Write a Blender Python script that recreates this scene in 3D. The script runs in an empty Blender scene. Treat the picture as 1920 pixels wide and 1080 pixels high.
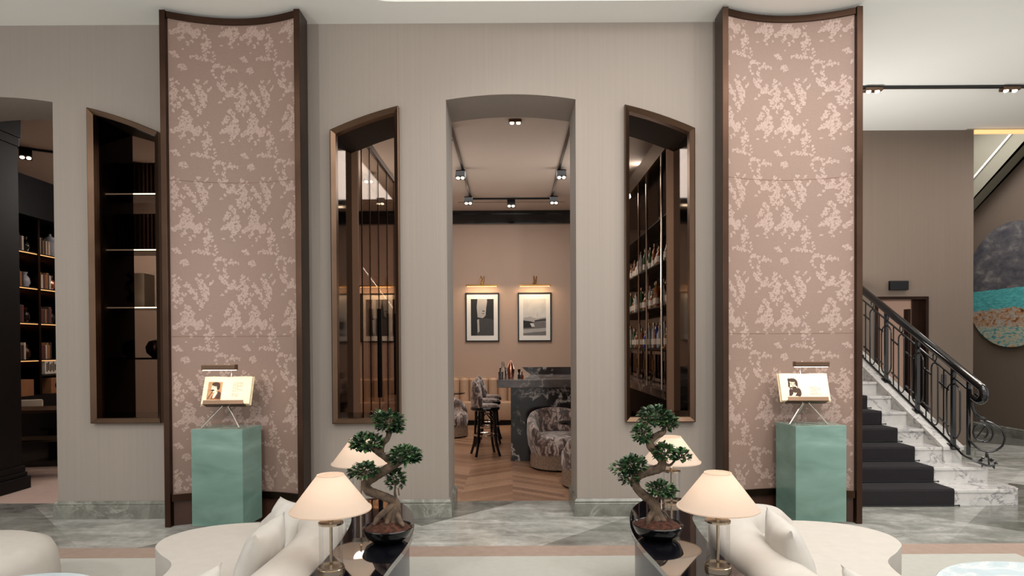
import bpy, bmesh, math, random
from mathutils import Vector, Matrix, Euler
from mathutils.geometry import tessellate_polygon
PI = math.pi
rad = math.radians
SC = bpy.context.scene
COL = SC.collection

# ------------------------------------------------------------------ camera
PITCH, ROLL, FPX, HORIZ = rad(0.7), rad(-0.3), 1200.0, 649.0
cam = bpy.data.objects.new('camera', bpy.data.cameras.new('camera'))
COL.objects.link(cam)
cam.data.sensor_width = 36.0
cam.data.lens = 36.0 * FPX / 1920.0
cam.data.shift_y = (HORIZ - 540 + FPX * math.tan(PITCH)) / 1920.0
cam.data.clip_start = 0.05
cam.matrix_world = Matrix.Translation((0, 0, 1.6)) @ Matrix.Rotation(PI/2 - PITCH, 4, 'X') @ Matrix.Rotation(ROLL, 4, 'Z')
SC.camera = cam

# ------------------------------------------------------------------ world and exposure
w = bpy.data.worlds.new('world'); SC.world = w; w.use_nodes = True
bg = w.node_tree.nodes['Background']
bg.inputs[0].default_value = (1.0, 0.97, 0.94, 1); bg.inputs[1].default_value = 0.70
SC.view_settings.view_transform = 'Standard'; SC.view_settings.look = 'None'
SC.view_settings.exposure = 0.42; SC.view_settings.gamma = 1.0
SC.view_settings.use_curve_mapping = False

def lamp(kind, loc, power, color=(1, .9, .78), size=.3, size_y=None, target=None, spot=70, blend=.6):
    l = bpy.data.lights.new('light', kind); l.energy = power; l.color = color
    if kind == 'AREA':
        l.size = size
        if size_y: l.shape = 'RECTANGLE'; l.size_y = size_y
        else: l.shape = 'DISK'
    else: l.shadow_soft_size = size
    if kind == 'SPOT': l.spot_size = rad(spot); l.spot_blend = blend
    o = bpy.data.objects.new('light', l); COL.objects.link(o); o.location = loc
    if target is not None:
        o.rotation_euler = (Vector(target) - Vector(loc)).to_track_quat('-Z', 'Y').to_euler()
    return o
WARM = (1, .90, .78); SOFT = (1, .965, .925)
# unseen spots added behind the camera, washing the lower wall and the furniture
for x, p in ((-4.6, 330), (-1.4, 280), (1.6, 280), (4.6, 300)):
    lamp('SPOT', (x, -1.4, 4.5), p, SOFT, .1, target=(x*.95, 6.0, .5), spot=46, blend=1)
# unseen uplights added behind the camera to brighten the lobby ceiling
for x in (-3.5, 1.0, 5.5):
    lamp('SPOT', (x, -1.2, 2.4), {-3.5: 330, 1.0: 450, 5.5: 330}[x], SOFT, .08, target=(x*.9, 4.5, 4.75), spot=66, blend=1)
# lobby: unseen area lights added at the ceiling, spots added to wash the wall
lamp('AREA', (2.6, 2.9, 4.78), 190, SOFT, 5.4, 4.4)
lamp('AREA', (-3.6, 1.8, 4.55), 42, SOFT, 3.0, 3.0)
for x, p in ((-4.2, 4), (0, 9), (2.0, 2)):
    lamp('SPOT', (x, 4.5, 4.55), p*3.2, SOFT, .12, target=(x, 6.0, 2.2), spot=95, blend=1)
for x, p in ((-2.48, 6), (2.52, 24)):
    lamp('SPOT', (x, 3.9, 4.57), p, WARM, .06, target=(x, 5.8, 2.6), spot=75, blend=1)
    lamp('SPOT', (x, 2.4, 4.57), 70, SOFT, .06, target=(x, 5.8, .9), spot=42, blend=1)
# staircase recess
lamp('AREA', (5.2, 7.5, 4.5), 20, WARM, 1.6, .4)
lamp('AREA', (3.3, 7.7, 2.7), 60, SOFT, .3, 2.4, target=(5.4, 7.8, 4.9))  # added uplight, hidden by the right screen, brightens the stair hall ceiling
lamp('AREA', (7.6, 7.6, 4.5), 45, SOFT, 1.2, 1.2)
lamp('SPOT', (4.4, 5.6, 4.5), 150, SOFT, .1, target=(4.3, 7.2, .3), spot=75, blend=1)
lamp('SPOT', (6.6, 9.6, 4.4), 60, WARM, .05, target=(8.5, 10.9, 2.6), spot=80, blend=1)
lamp('AREA', (7.4, 10.6, 5.45), 40, SOFT, .8, 2.5)
# bar
for x, y, p in ((-.76, 10.2, 24), (-.76, 12.0, 24), (.76, 10.2, 24), (.76, 12.0, 24), (0, 12.25, 18), (.05, 8.1, 26), (-2.4, 9.5, 22), (-2.6, 12.3, 20)):
    lamp('SPOT', (x, y, 4.26), p*1.65, WARM, .06, target=(x*1.25, y+.25, 0), spot=95, blend=1)
lamp('AREA', (0, 10.6, 4.38), 55, SOFT, 2.0, 3.0)
# unseen uplights added along the bar's sides to lift its ceiling
lamp('AREA', (-3.25, 10.0, 4.12), 45, SOFT, .12, 6.0, target=(-2.6, 10.0, 4.6))
lamp('AREA', (1.95, 10.0, 4.17), 45, SOFT, .12, 6.0, target=(1.0, 10.0, 4.5))
for y in (8.6, 9.8, 11.0):
    lamp('SPOT', (1.15, y, 4.3), 24, WARM, .05, target=(2.1, y, 1.9), spot=70, blend=1)  # spots added to bring out the back bar bottles
# library
lamp('SPOT', (-6.8, 9.0, 4.2), 18, WARM, .06, target=(-7.4, 10, 0), spot=100, blend=1)
lamp('AREA', (-5.2, 9.6, 4.38), 22, WARM, 2.0, 2.0)
lamp('AREA', (-5.0, 11.7, 4.2), 45, SOFT, 3.5, .15, target=(-5.6, 10.6, 4.7))  # out-of-view uplight added for the library ceiling
lamp('SPOT', (-6.5, 10.4, 4.3), 90, WARM, .05, target=(-6.8, 12.0, 2.2), spot=95, blend=1)  # spot added to brighten the library's back wall
lamp('SPOT', (-5.2, 7.6, 4.3), 60, WARM, .06, target=(-5.0, 7.6, 0), spot=90, blend=1)

# ------------------------------------------------------------------ helpers
def lin(c):
    return tuple(((v/255)/12.92 if v/255 <= .04045 else ((v/255+.055)/1.055)**2.4) for v in c)
def rgba(c): return (*lin(c), 1)

MATS = {}
class NT:
    def __init__(s, name):
        s.m = bpy.data.materials.new(name); s.m.use_nodes = True
        s.t = s.m.node_tree; s.b = s.t.nodes['Principled BSDF']; s.out = s.t.nodes['Material Output']
        MATS[name] = s.m
    def n(s, kind, **kw):
        nd = s.t.nodes.new(kind)
        for k, v in kw.items():
            if k.startswith('i_'):
                key = k[2:]
                key = int(key) if key.isdigit() else key.replace('_', ' ')
                nd.inputs[key].default_value = v
            else: setattr(nd, k, v)
        return nd
    def l(s, a, b): s.t.links.new(a, b)
    def coord(s, scale=(1, 1, 1), rot=(0, 0, 0), loc=(0, 0, 0)):
        tc = s.n('ShaderNodeTexCoord'); mp = s.n('ShaderNodeMapping')
        mp.inputs['Scale'].default_value = scale; mp.inputs['Rotation'].default_value = rot; mp.inputs['Location'].default_value = loc
        s.l(tc.outputs['Object'], mp.inputs[0]); return mp.outputs[0]
    def noise(s, vec, scale=5, detail=4, rough=.5, dist=0):
        nd = s.n('ShaderNodeTexNoise'); s.l(vec, nd.inputs['Vector'])
        nd.inputs['Scale'].default_value = scale; nd.inputs['Detail'].default_value = detail
        nd.inputs['Roughness'].default_value = rough; nd.inputs['Distortion'].default_value = dist
        return nd.outputs[0]
    def ramp(s, fac, stops, interp='LINEAR'):
        r = s.n('ShaderNodeValToRGB'); r.color_ramp.interpolation = interp
        e = r.color_ramp.elements
        while len(e) > len(stops): e.remove(e[-1])
        while len(e) < len(stops): e.new(.5)
        for i, (p, c) in enumerate(stops):
            e[i].position = p; e[i].color = c if len(c) == 4 else (*c, 1)
        s.l(fac, r.inputs[0]); return r.outputs[0]
    def math(s, op, a, b=None, c=None):
        nd = s.n('ShaderNodeMath', operation=op)
        for i, v in enumerate((a, b, c)):
            if v is None: continue
            if isinstance(v, (int, float)): nd.inputs[i].default_value = v
            else: s.l(v, nd.inputs[i])
        return nd.outputs[0]
    def mix(s, fac, a, b, mode='MIX'):
        nd = s.n('ShaderNodeMix', data_type='RGBA', blend_type=mode)
        for sock, v in ((nd.inputs[0], fac), (nd.inputs[6], a), (nd.inputs[7], b)):
            if isinstance(v, (int, float)): sock.default_value = v
            elif isinstance(v, tuple): sock.default_value = v
            else: s.l(v, sock)
        return nd.outputs[2]
    def bump(s, h, strength=.2, dist=.01):
        nd = s.n('ShaderNodeBump'); nd.inputs['Strength'].default_value = strength; nd.inputs['Distance'].default_value = dist
        s.l(h, nd.inputs['Height']); s.l(nd.outputs[0], s.b.inputs['Normal'])
    def set(s, **kw):
        for k, v in kw.items():
            k = k.replace('_', ' ')
            if isinstance(v, bpy.types.NodeSocket): s.l(v, s.b.inputs[k])
            else: s.b.inputs[k].default_value = v
        return s

def plain(name, c, rough=.5, metal=0, var=.06, scale=8, bump=0, coat=0, spec=.5):
    m = NT(name); v = m.coord()
    n = m.noise(v, scale, 3)
    a = rgba(c); lo = tuple(x*(1-var*1.6) for x in a[:3]) + (1,); hi = tuple(min(1, x*(1+var)) for x in a[:3]) + (1,)
    m.set(Base_Color=m.ramp(n, [(.3, lo), (.7, hi)]), Roughness=rough, Metallic=metal)
    m.b.inputs['Specular IOR Level'].default_value = spec
    if coat: m.b.inputs['Coat Weight'].default_value = coat; m.b.inputs['Coat Roughness'].default_value = .03
    if bump: m.bump(m.noise(v, scale*12, 3), bump, .005)
    return m.m

def emis(name, c, strength):
    m = NT(name); m.set(Base_Color=rgba(c), Emission_Color=rgba(c), Emission_Strength=strength); return m.m

def ribbed(name, c, var=.07, fx=26):
    m = NT(name)
    a = rgba(c)
    n1 = m.noise(m.coord((fx, fx, .25)), 1.0, 3, .6)
    n2 = m.noise(m.coord((fx*7, fx*7, 1.2)), 1.0, 2, .5)
    h = m.math('ADD', m.math('MULTIPLY', n1, .65), m.math('MULTIPLY', n2, .35))
    m.set(Base_Color=m.ramp(h, [(.35, tuple(x*(1-var) for x in a[:3])), (.65, tuple(x*(1+var) for x in a[:3]))]), Roughness=.75)
    m.bump(h, .35, .006); return m.m

def marble(name, base, vein, scale=2, thresh=.03, rough=.12, soft=None, cloud=None, seed=0, vlen=1.0, dist=.9):
    m = NT(name)
    v = m.coord((1, 1, 1), (.3, .5, .7), (seed, seed*2, 0))
    n1 = m.noise(v, scale, 6, .62, dist)
    d = m.math('ABSOLUTE', m.math('SUBTRACT', n1, .5))
    veins = m.ramp(d, [(0, (1, 1, 1)), (thresh, (.35, .35, .35)), (thresh*3.2, (0, 0, 0))])
    gate = m.ramp(m.noise(v, scale*.8, 3, .5), [(.38, (0, 0, 0)), (.54, (vlen, vlen, vlen))])
    vg = m.math('MULTIPLY', veins, gate)
    cl = m.noise(v, scale*1.4, 6, .65, .4)
    b0 = rgba(base); b1 = rgba(cloud if cloud else base)
    col = m.ramp(cl, [(.32, b1), (.66, b0)])
    m.set(Base_Color=m.mix(vg, col, rgba(vein)), Roughness=rough); return m.m

def glassy(name, tint=(1, 1, 1), refl=.6, rough=.0):
    m = NT(name)
    tr = m.n('ShaderNodeBsdfTransparent'); tr.inputs[0].default_value = (*tint, 1)
    gl = m.n('ShaderNodeBsdfGlossy'); gl.inputs['Roughness'].default_value = rough
    fr = m.n('ShaderNodeFresnel'); fr.inputs[0].default_value = 1.5
    mx = m.n('ShaderNodeMixShader')
    m.l(m.math('MULTIPLY', fr.outputs[0], refl), mx.inputs[0]); m.l(tr.outputs[0], mx.inputs[1]); m.l(gl.outputs[0], mx.inputs[2])
    m.l(mx.outputs[0], m.out.inputs[0]); return m.m

# materials
ribbed('wall_grasscloth', (146, 136, 127), .035, 30)
ribbed('wall_taupe', (106, 92, 81), .03)
plain('bar_wall', (184, 158, 140), .7, var=.02, scale=1.5)
plain('library_wall', (170, 150, 138), .7, var=.02, scale=1.5)
plain('ceiling_paint', (240, 240, 235), .6, var=.01, scale=1)
plain('bar_ceiling', (196, 180, 166), .7, var=.01, scale=1)
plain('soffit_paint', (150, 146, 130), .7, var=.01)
plain('bronze', (74, 56, 46), .34, 1, var=.12, scale=3)
plain('bronze_plinth', (72, 48, 38), .3)
plain('bronze_dark', (50, 36, 31), .3, 1, var=.12, scale=3)
plain('bronze_satin', (112, 90, 74), .32, 1, var=.08, scale=3)
plain('chrome', (205, 196, 186), .12, 1, var=.03)
plain('nickel', (190, 175, 155), .18, 1, var=.03)
plain('brass', (186, 140, 80), .25, 1, var=.05)
plain('black_lacquer', (9, 9, 12), .12, var=.2, coat=.5)
plain('table_lacquer', (16, 16, 22), .04, var=.1, coat=1)
plain('table_side', (56, 58, 70), .22, var=.06, spec=.2)
plain('black_paint', (14, 14, 17), .3, var=.2)
plain('black_satin', (13, 13, 16), .5, var=.2, spec=.25)
plain('black_iron', (16, 18, 20), .25, var=.2, coat=.3)
plain('black_carpet', (27, 22, 26), .95, var=.12, scale=30, bump=.4)
plain('pink_carpet', (190, 165, 155), .95, var=.04, scale=12, bump=.3)
plain('rug_cream', (180, 179, 171), .95, var=.02, scale=20, bump=.2)
plain('rug_border', (158, 137, 124), .95, var=.05, scale=14, bump=.2)
plain('sofa_fabric', (194, 188, 180), .85, var=.02, scale=14, bump=.12)
plain('pillow_silk', (200, 196, 189), .55, var=.03, scale=10, bump=.05)
plain('bark', (108, 90, 74), .85, var=.35, scale=30, bump=.9)
plain('soil', (88, 50, 34), .95, var=.45, scale=50, bump=1)
plain('leaf_dark', (34, 60, 38), .32, var=.3, scale=12)
plain('leaf_mid', (84, 116, 72), .3, var=.25, scale=12)
plain('pot_glaze', (7, 7, 8), .14, var=.1, coat=.15, spec=.35)
plain('paper', (236, 218, 190), .7, var=.03)
plain('paper_edge', (222, 205, 165), .8, var=.08, scale=60)
plain('ink', (58, 40, 32), .8, var=.1)
plain('ink_soft', (124, 96, 76), .8, var=.1)
plain('sepia', (176, 134, 96), .8, var=.15, scale=30)
plain('coat_brown', (120, 66, 48), .8, var=.15, scale=30)
plain('bulb_metal', (150, 130, 105), .3, 1)
plain('banquette_leather', (188, 156, 130), .5, var=.04)
plain('fringe', (150, 124, 104), .8, var=.2, scale=40)
plain('mat_white', (232, 228, 222), .8, var=.01)
plain('frame_black', (18, 15, 14), .4)
plain('g0', (24, 24, 26), .6); plain('g1', (60, 58, 58), .6); plain('g2', (110, 106, 104), .6); plain('g3', (170, 166, 162), .6); plain('g4', (205, 202, 196), .6)
plain('porcelain', (170, 172, 182), .25, var=.04)
plain('book_cream', (196, 186, 172), .7); plain('book_dark', (66, 46, 42), .7); plain('book_red', (96, 52, 52), .7); plain('book_tan', (150, 104, 70), .7)
plain('switch_plate', (60, 58, 60), .4)
plain('copper', (196, 140, 120), .2, 1)
plain('label_white', (220, 214, 206), .6)
glassy('clear_glass', (.99, .99, .99), .16)
glassy('smoked_glass', (.80, .75, .71), .0)
glassy('panel_glass', (.90, .87, .84), .4)
for nm_, c_ in (('spirit_clear', (176, 180, 184)), ('spirit_amber', (132, 70, 26)), ('spirit_green', (40, 78, 44)), ('spirit_blue', (36, 56, 150))): plain(nm_, c_, .08, coat=.6)
glassy('bottle_clear', (.85, .87, .9), 1); glassy('bottle_amber', (.55, .25, .08), 1); glassy('bottle_green', (.12, .35, .16), 1); glassy('bottle_blue', (.1, .2, .7), 1)
plain('smoked_mirror', (48, 36, 32), .06, 1, var=.05, scale=1)
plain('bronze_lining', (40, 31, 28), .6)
plain('door_mirror', (150, 122, 106), .12, 1, var=.05, scale=1)
plain('black_mirror', (26, 19, 17), .06, 1, var=.05, scale=1)
emis('bulb_glow', (255, 232, 205), 3); emis('led_warm', (255, 190, 120), 4); emis('led_dim', (255, 190, 120), .6); emis('led_white', (255, 232, 200), 4); emis('lamp_face', (255, 235, 205), 9); emis('led_cove', (240, 190, 130), .75)
marble('table_marble_blue', (206, 222, 228), (232, 236, 236), 3, .03, .15, cloud=(192, 210, 216), seed=7)
marble('marble_white', (208, 205, 201), (120, 116, 118), 3.2, .012, .15, cloud=(188, 186, 184))
marble('marble_black', (14, 12, 12), (196, 184, 176), 2.0, .010, .14, cloud=(34, 27, 27), seed=3, dist=.25)
marble('marble_top', (66, 58, 56), (190, 180, 172), 2.6, .010, .12, cloud=(112, 102, 98), seed=5, dist=.3)
marble('stone_grey', (132, 133, 124), (152, 152, 144), 3, .02, .25, cloud=(94, 94, 86), seed=1)

def floor_mat():
    m = NT('floor_marble')
    v = m.coord((1, 1, 1))
    big = m.coord((1, 1, 1), (0, 0, rad(45)))
    # large diagonal slabs, each with its own tone
    sc = m.n('ShaderNodeVectorMath', operation='SCALE'); m.l(big, sc.inputs[0]); sc.inputs[3].default_value = 1/1.15
    fl = m.n('ShaderNodeVectorMath', operation='FLOOR'); m.l(sc.outputs[0], fl.inputs[0])
    wn = m.n('ShaderNodeTexWhiteNoise', noise_dimensions='2D'); m.l(fl.outputs[0], wn.inputs['Vector'])
    cl = m.noise(m.coord((1.2, 3.0, 1), (0, 0, .4)), 1.6, 7, .65, .6)
    fine = m.noise(v, 9, 5, .7, .5)
    mixv = m.math('ADD', m.math('ADD', m.math('MULTIPLY', wn.outputs[0], .34), m.math('MULTIPLY', cl, .52)), m.math('MULTIPLY', fine, .24))
    col = m.ramp(mixv, [(.36, rgba((96, 96, 90))), (.54, rgba((144, 144, 138))), (.74, rgba((206, 205, 200)))])
    m.set(Base_Color=col, Roughness=.16)
floor_mat()
def wood_mat():
    m = NT('wood_floor')
    v = m.coord((1, 1, 1))
    sp = m.n('ShaderNodeSeparateXYZ'); m.l(v, sp.inputs[0])
    # chevron planks: mirrored diagonals in bands half a metre wide
    band = m.math('PINGPONG', sp.outputs[0], .55)
    t = m.math('MULTIPLY', m.math('ADD', m.math('MULTIPLY', band, .75), sp.outputs[1]), 1/.13)
    fr = m.math('FRACT', t); idx = m.math('FLOOR', t)
    bandi = m.math('FLOOR', m.math('DIVIDE', sp.outputs[0], .55))
    cmb = m.n('ShaderNodeCombineXYZ'); m.l(idx, cmb.inputs[0]); m.l(bandi, cmb.inputs[1])
    wn = m.n('ShaderNodeTexWhiteNoise', noise_dimensions='2D'); m.l(cmb.outputs[0], wn.inputs['Vector'])
    gr = m.noise(m.coord((12, 3, 1), (0, 0, .6)), 3, 5, .6)
    k = m.math('ADD', m.math('MULTIPLY', wn.outputs[0], .6), m.math('MULTIPLY', gr, .4))
    col = m.ramp(k, [(.1, rgba((124, 90, 68))), (.5, rgba((154, 116, 90))), (.9, rgba((178, 140, 112)))])
    gap = m.math('LESS_THAN', fr, .04)
    m.set(Base_Color=m.mix(gap, col, rgba((104, 74, 56))), Roughness=.32)
wood_mat()
def ped_mat():
    m = NT('jade_glass')
    v = m.coord((1, 1, 1), (0, 0, 0))
    n = m.noise(m.coord((1.2, 1.2, 3.0), (.2, .1, 0)), 1.6, 3, .5, .5)
    col = m.ramp(n, [(.3, rgba((92, 120, 109))), (.55, rgba((110, 140, 130))), (.75, rgba((130, 160, 150)))])
    m.set(Base_Color=col, Roughness=.14)
    m.b.inputs['Coat Weight'].default_value = .3
ped_mat()
def velvet():
    m = NT('figured_velvet')
    v = m.coord((1, 1, .6))
    n = m.noise(v, 13, 6, .65, .8)
    col = m.ramp(n, [(.42, rgba((62, 45, 41))), (.5, rgba((108, 84, 76))), (.57, rgba((178, 160, 150)))])
    m.set(Base_Color=col, Roughness=.5); m.b.inputs['Sheen Weight'].default_value = .5
velvet()
def painting_mat():
    m = NT('painting_canvas')
    tc = m.n('ShaderNodeTexCoord'); sp = m.n('ShaderNodeSeparateXYZ'); m.l(tc.outputs['Object'], sp.inputs[0])
    z = sp.outputs[2]   # -1.05..1.05 in metres
    wob = m.math('MULTIPLY', m.math('SUBTRACT', m.noise(m.coord((3, 3, 3)), 4, 5, .7), .5), .22)
    zz = m.math('ADD', z, m.math('MULTIPLY', wob, .25))
    cloud = m.noise(m.coord((1, 1.2, 2.2)), 2.6, 6, .65, .3)
    sky = m.ramp(cloud, [(.35, rgba((62, 62, 72))), (.55, rgba((92, 90, 94))), (.72, rgba((138, 134, 132)))])
    teal = m.ramp(m.noise(m.coord((2, 3, 14)), 3, 5, .7), [(.3, rgba((52, 128, 134))), (.6, rgba((84, 176, 178))), (.8, rgba((160, 206, 200)))])
    chaos = m.noise(m.coord((2.2, 2.2, 5)), 3.2, 8, .85, 1.2)
    town = m.ramp(chaos, [(.38, rgba((60, 34, 30))), (.44, rgba((130, 78, 48))), (.48, rgba((206, 150, 84))), (.51, rgba((110, 120, 126))), (.55, rgba((204, 196, 184))), (.60, rgba((84, 50, 42)))])
    low = m.ramp(chaos, [(.40, rgba((54, 110, 116))), (.47, rgba((100, 160, 160))), (.52, rgba((196, 192, 172))), (.58, rgba((170, 128, 78)))])
    c1 = m.mix(m.math('GREATER_THAN', m.math('ADD', z, wob), -.40), town, teal)
    c1 = m.mix(m.math('GREATER_THAN', m.math('ADD', z, wob), -.70), low, c1)
    c2 = m.mix(m.math('GREATER_THAN', zz, -.06), c1, sky)
    m.set(Base_Color=c2, Roughness=.6); m.bump(chaos, .5, .01)
painting_mat()
def shade_mat():
    m = NT('shade_linen')
    d = m.n('ShaderNodeBsdfDiffuse'); d.inputs[0].default_value = rgba((232, 219, 205))
    t = m.n('ShaderNodeBsdfTranslucent'); t.inputs[0].default_value = rgba((251, 238, 226))
    mx = m.n('ShaderNodeMixShader'); mx.inputs[0].default_value = .55
    nn = m.noise(m.coord((60, 60, 60)), 3, 2); bmp = m.n('ShaderNodeBump'); bmp.inputs['Strength'].default_value = .08
    m.l(nn, bmp.inputs['Height']); m.l(bmp.outputs[0], d.inputs['Normal'])
    m.l(d.outputs[0], mx.inputs[1]); m.l(t.outputs[0], mx.inputs[2]); m.l(mx.outputs[0], m.out.inputs[0])
shade_mat()
def fabric_mats():
    for nm, c in (('silk_ground', (138, 114, 102)), ('silk_bloom', (174, 150, 139))):
        m = NT(nm)
        h = m.noise(m.coord((40, 40, 220)), 1, 3)
        a = rgba(c)
        m.set(Base_Color=m.ramp(h, [(.3, tuple(x*.93 for x in a[:3])), (.7, tuple(x*1.05 for x in a[:3]))]), Roughness=.55 if nm == 'silk_ground' else .42)
        if nm == 'silk_bloom':
            q = m.noise(m.coord((1, 1, 1)), 95, 3, .7)
            m.set(Base_Color=m.ramp(q, [(.36, tuple(x*.80 for x in a[:3])), (.52, a[:3]), (.68, tuple(x*1.12 for x in a[:3]))]))
        m.b.inputs['Sheen Weight'].default_value = .2
fabric_mats()

class MB:
    """collects geometry in one bmesh"""
    def __init__(s): s.bm = bmesh.new(); s.mi = 0
    def _f(s, vs):
        try: f = s.bm.faces.new(vs); f.material_index = s.mi; return f
        except ValueError: return None
    def box(s, c, d, rot=None, bev=0):
        vs = []
        M = rot if rot is not None else Matrix.Identity(3)
        for sx in (-1, 1):
            for sy in (-1, 1):
                for sz in (-1, 1):
                    vs.append(s.bm.verts.new(Vector(c) + M @ Vector((sx*d[0]/2, sy*d[1]/2, sz*d[2]/2))))
        fs = [s._f([vs[i] for i in q]) for q in ((0, 1, 3, 2), (4, 6, 7, 5), (0, 4, 5, 1), (2, 3, 7, 6), (0, 2, 6, 4), (1, 5, 7, 3))]
        if bev:
            es = list({e for f in fs for e in f.edges})
            r = bmesh.ops.bevel(s.bm, geom=es, offset=bev, segments=2, affect='EDGES', profile=.6)
            for f in r['faces']: f.material_index = s.mi
        return s
    def bb(s, x0, x1, y0, y1, z0, z1, bev=0):
        return s.box(((x0+x1)/2, (y0+y1)/2, (z0+z1)/2), (abs(x1-x0), abs(y1-y0), abs(z1-z0)), None, bev)
    def tube(s, pts, r, seg=10, caps=True, flat=None, closed=False):
        pts = [Vector(p) for p in pts]; n = len(pts)
        rs = r if isinstance(r, (list, tuple)) else [r]*n
        rings = []; up = None
        for i, p in enumerate(pts):
            a = pts[(i-1) % n] if (i > 0 or closed) else p; b = pts[(i+1) % n] if (i < n-1 or closed) else p
            t = (b-a)
            t = t.normalized() if t.length > 1e-9 else Vector((0, 0, 1))
            if up is None:
                up = t.orthogonal().normalized()
                if flat is not None:
                    q = Vector(flat) - t*t.dot(Vector(flat)); up = q.normalized() if q.length > 1e-5 else up
            else:
                q = up - t*t.dot(up); up = q.normalized() if q.length > 1e-6 else t.orthogonal().normalized()
            sd = t.cross(up)
            rings.append([s.bm.verts.new(p + (up*math.cos(2*PI*k/seg + (PI/4 if seg == 4 else 0)) + sd*math.sin(2*PI*k/seg + (PI/4 if seg == 4 else 0)))*rs[i]) for k in range(seg)])
        m = n if closed else n-1
        for i in range(m):
            A, Bq = rings[i], rings[(i+1) % n]
            for k in range(seg): s._f([A[k], A[(k+1) % seg], Bq[(k+1) % seg], Bq[k]])
        if caps and not closed: s._f(rings[0][::-1]); s._f(rings[-1])
        return s
    def lathe(s, prof, c=(0, 0, 0), seg=32, sx=1, sy=1, closed=False):
        rings = []
        for (r, z) in prof:
            if r < 1e-6: rings.append([s.bm.verts.new((c[0], c[1], c[2]+z))])
            else: rings.append([s.bm.verts.new((c[0]+r*sx*math.cos(2*PI*k/seg), c[1]+r*sy*math.sin(2*PI*k/seg), c[2]+z)) for k in range(seg)])
        pairs = list(zip(rings, rings[1:]))
        if closed: pairs.append((rings[-1], rings[0]))
        for A, Bq in pairs:
            for k in range(seg):
                k2 = (k+1) % seg
                if len(A) == 1 and len(Bq) == 1: continue
                if len(A) == 1: s._f([A[0], Bq[k2], Bq[k]])
                elif len(Bq) == 1: s._f([A[k], A[k2], Bq[0]])
                else: s._f([A[k], A[k2], Bq[k2], Bq[k]])
        return s
    def plate(s, outer, holes=(), f0=None, f1=None):
        """2D outline with holes -> solid; f0/f1 map a 2D point to the two faces"""
        loops = [[Vector((p[0], p[1], 0)) for p in outer]] + [[Vector((p[0], p[1], 0)) for p in h] for h in holes]
        tris = tessellate_polygon(loops)
        flat = [p for L in loops for p in L]
        a = [s.bm.verts.new(f0(p.x, p.y)) for p in flat]; b = [s.bm.verts.new(f1(p.x, p.y)) for p in flat]
        for t in tris: s._f([a[i] for i in t]); s._f([b[i] for i in reversed(t)])
        o = 0
        for L in loops:
            n = len(L)
            for i in range(n): s._f([a[o+i], a[o+(i+1) % n], b[o+(i+1) % n], b[o+i]])
            o += n
        return s
    def prism(s, poly, z0, z1, bev=0, segs=3):
        a = [s.bm.verts.new((x, y, z0)) for x, y in poly]; b = [s.bm.verts.new((x, y, z1)) for x, y in poly]
        n = len(poly); s._f(a[::-1]); top = s._f(b)
        for i in range(n): s._f([a[i], a[(i+1) % n], b[(i+1) % n], b[i]])
        if bev and top:
            r = bmesh.ops.bevel(s.bm, geom=list(top.edges), offset=bev, segments=segs, affect='EDGES', profile=.5)
            for f in r['faces']: f.material_index = s.mi
        return s
    def poly3(s, pts): s._f([s.bm.verts.new(p) for p in pts]); return s
    def sphere(s, c, r, seg=16, sx=1, sy=1, sz=1):
        pr = [(r*math.sin(PI*i/(seg//2)), -r*math.cos(PI*i/(seg//2))*sz) for i in range(seg//2+1)]
        pr[0] = (0, -r*sz); pr[-1] = (0, r*sz)
        return s.lathe(pr, c, seg, sx, sy)
    def build(s, name, mats, parent=None, smooth=False, kind=None, angle=35):
        bmesh.ops.recalc_face_normals(s.bm, faces=s.bm.faces)
        me = bpy.data.meshes.new(name); s.bm.to_mesh(me); s.bm.free()
        if isinstance(mats, str): mats = [mats]
        for m in mats: me.materials.append(MATS[m])
        if smooth:
            for p in me.polygons: p.use_smooth = True
            me.set_sharp_from_angle(angle=rad(angle))
        o = bpy.data.objects.new(name, me); COL.objects.link(o)
        if parent: o.parent = parent
        if kind: o['kind'] = kind
        return o

def empty(name, label, cat, loc=(0, 0, 0), rz=0, group=None, kind=None):
    o = bpy.data.objects.new(name, None); COL.objects.link(o); o.location = loc; o.rotation_euler = (0, 0, rz)
    o.empty_display_size = .1
    if label: o['label'] = label
    if cat: o['category'] = cat
    if group: o['group'] = group
    if kind: o['kind'] = kind
    return o
def tag(o, label, cat, group=None):
    o['label'] = label; o['category'] = cat
    if group: o['group'] = group
    return o
def dup(root, loc, rz=None, label=None, group=None, scale=None):
    r = root.copy(); COL.objects.link(r); r.location = loc
    if rz is not None: r.rotation_euler = (0, 0, rz)
    if scale: r.scale = scale
    if label: r['label'] = label
    if group: r['group'] = group
    def rec(a, b):
        for ch in list(a.children):
            c = ch.copy(); COL.objects.link(c); c.parent = b; rec(ch, c)
    if root.type == 'EMPTY' or root.children: rec(root, r)
    return r
def crom(pts, n=6, closed=False):
    P = [Vector(p) for p in pts]; out = []
    m = len(P)
    rng = range(m) if closed else range(m-1)
    for i in rng:
        if closed: p0, p1, p2, p3 = P[(i-1) % m], P[i], P[(i+1) % m], P[(i+2) % m]
        else: p0, p1, p2, p3 = P[max(i-1, 0)], P[i], P[i+1], P[min(i+2, m-1)]
        for k in range(n):
            t = k/n
            out.append(.5*((2*p1)+(-p0+p2)*t+(2*p0-5*p1+4*p2-p3)*t*t+(-p0+3*p1-3*p2+p3)*t**3))
    if not closed: out.append(P[-1].copy())
    return out
_CI = cam.matrix_world.to_3x3()
def at(px, py, Y):
    """world point seen at pixel (px,py) at depth Y (metres from the camera)"""
    d = _CI @ Vector(((px-960)/FPX, -(py-(540+cam.data.shift_y*1920))/FPX, -1))
    return Vector((0, 0, 1.6)) + d*(Y/d.y)

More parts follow.
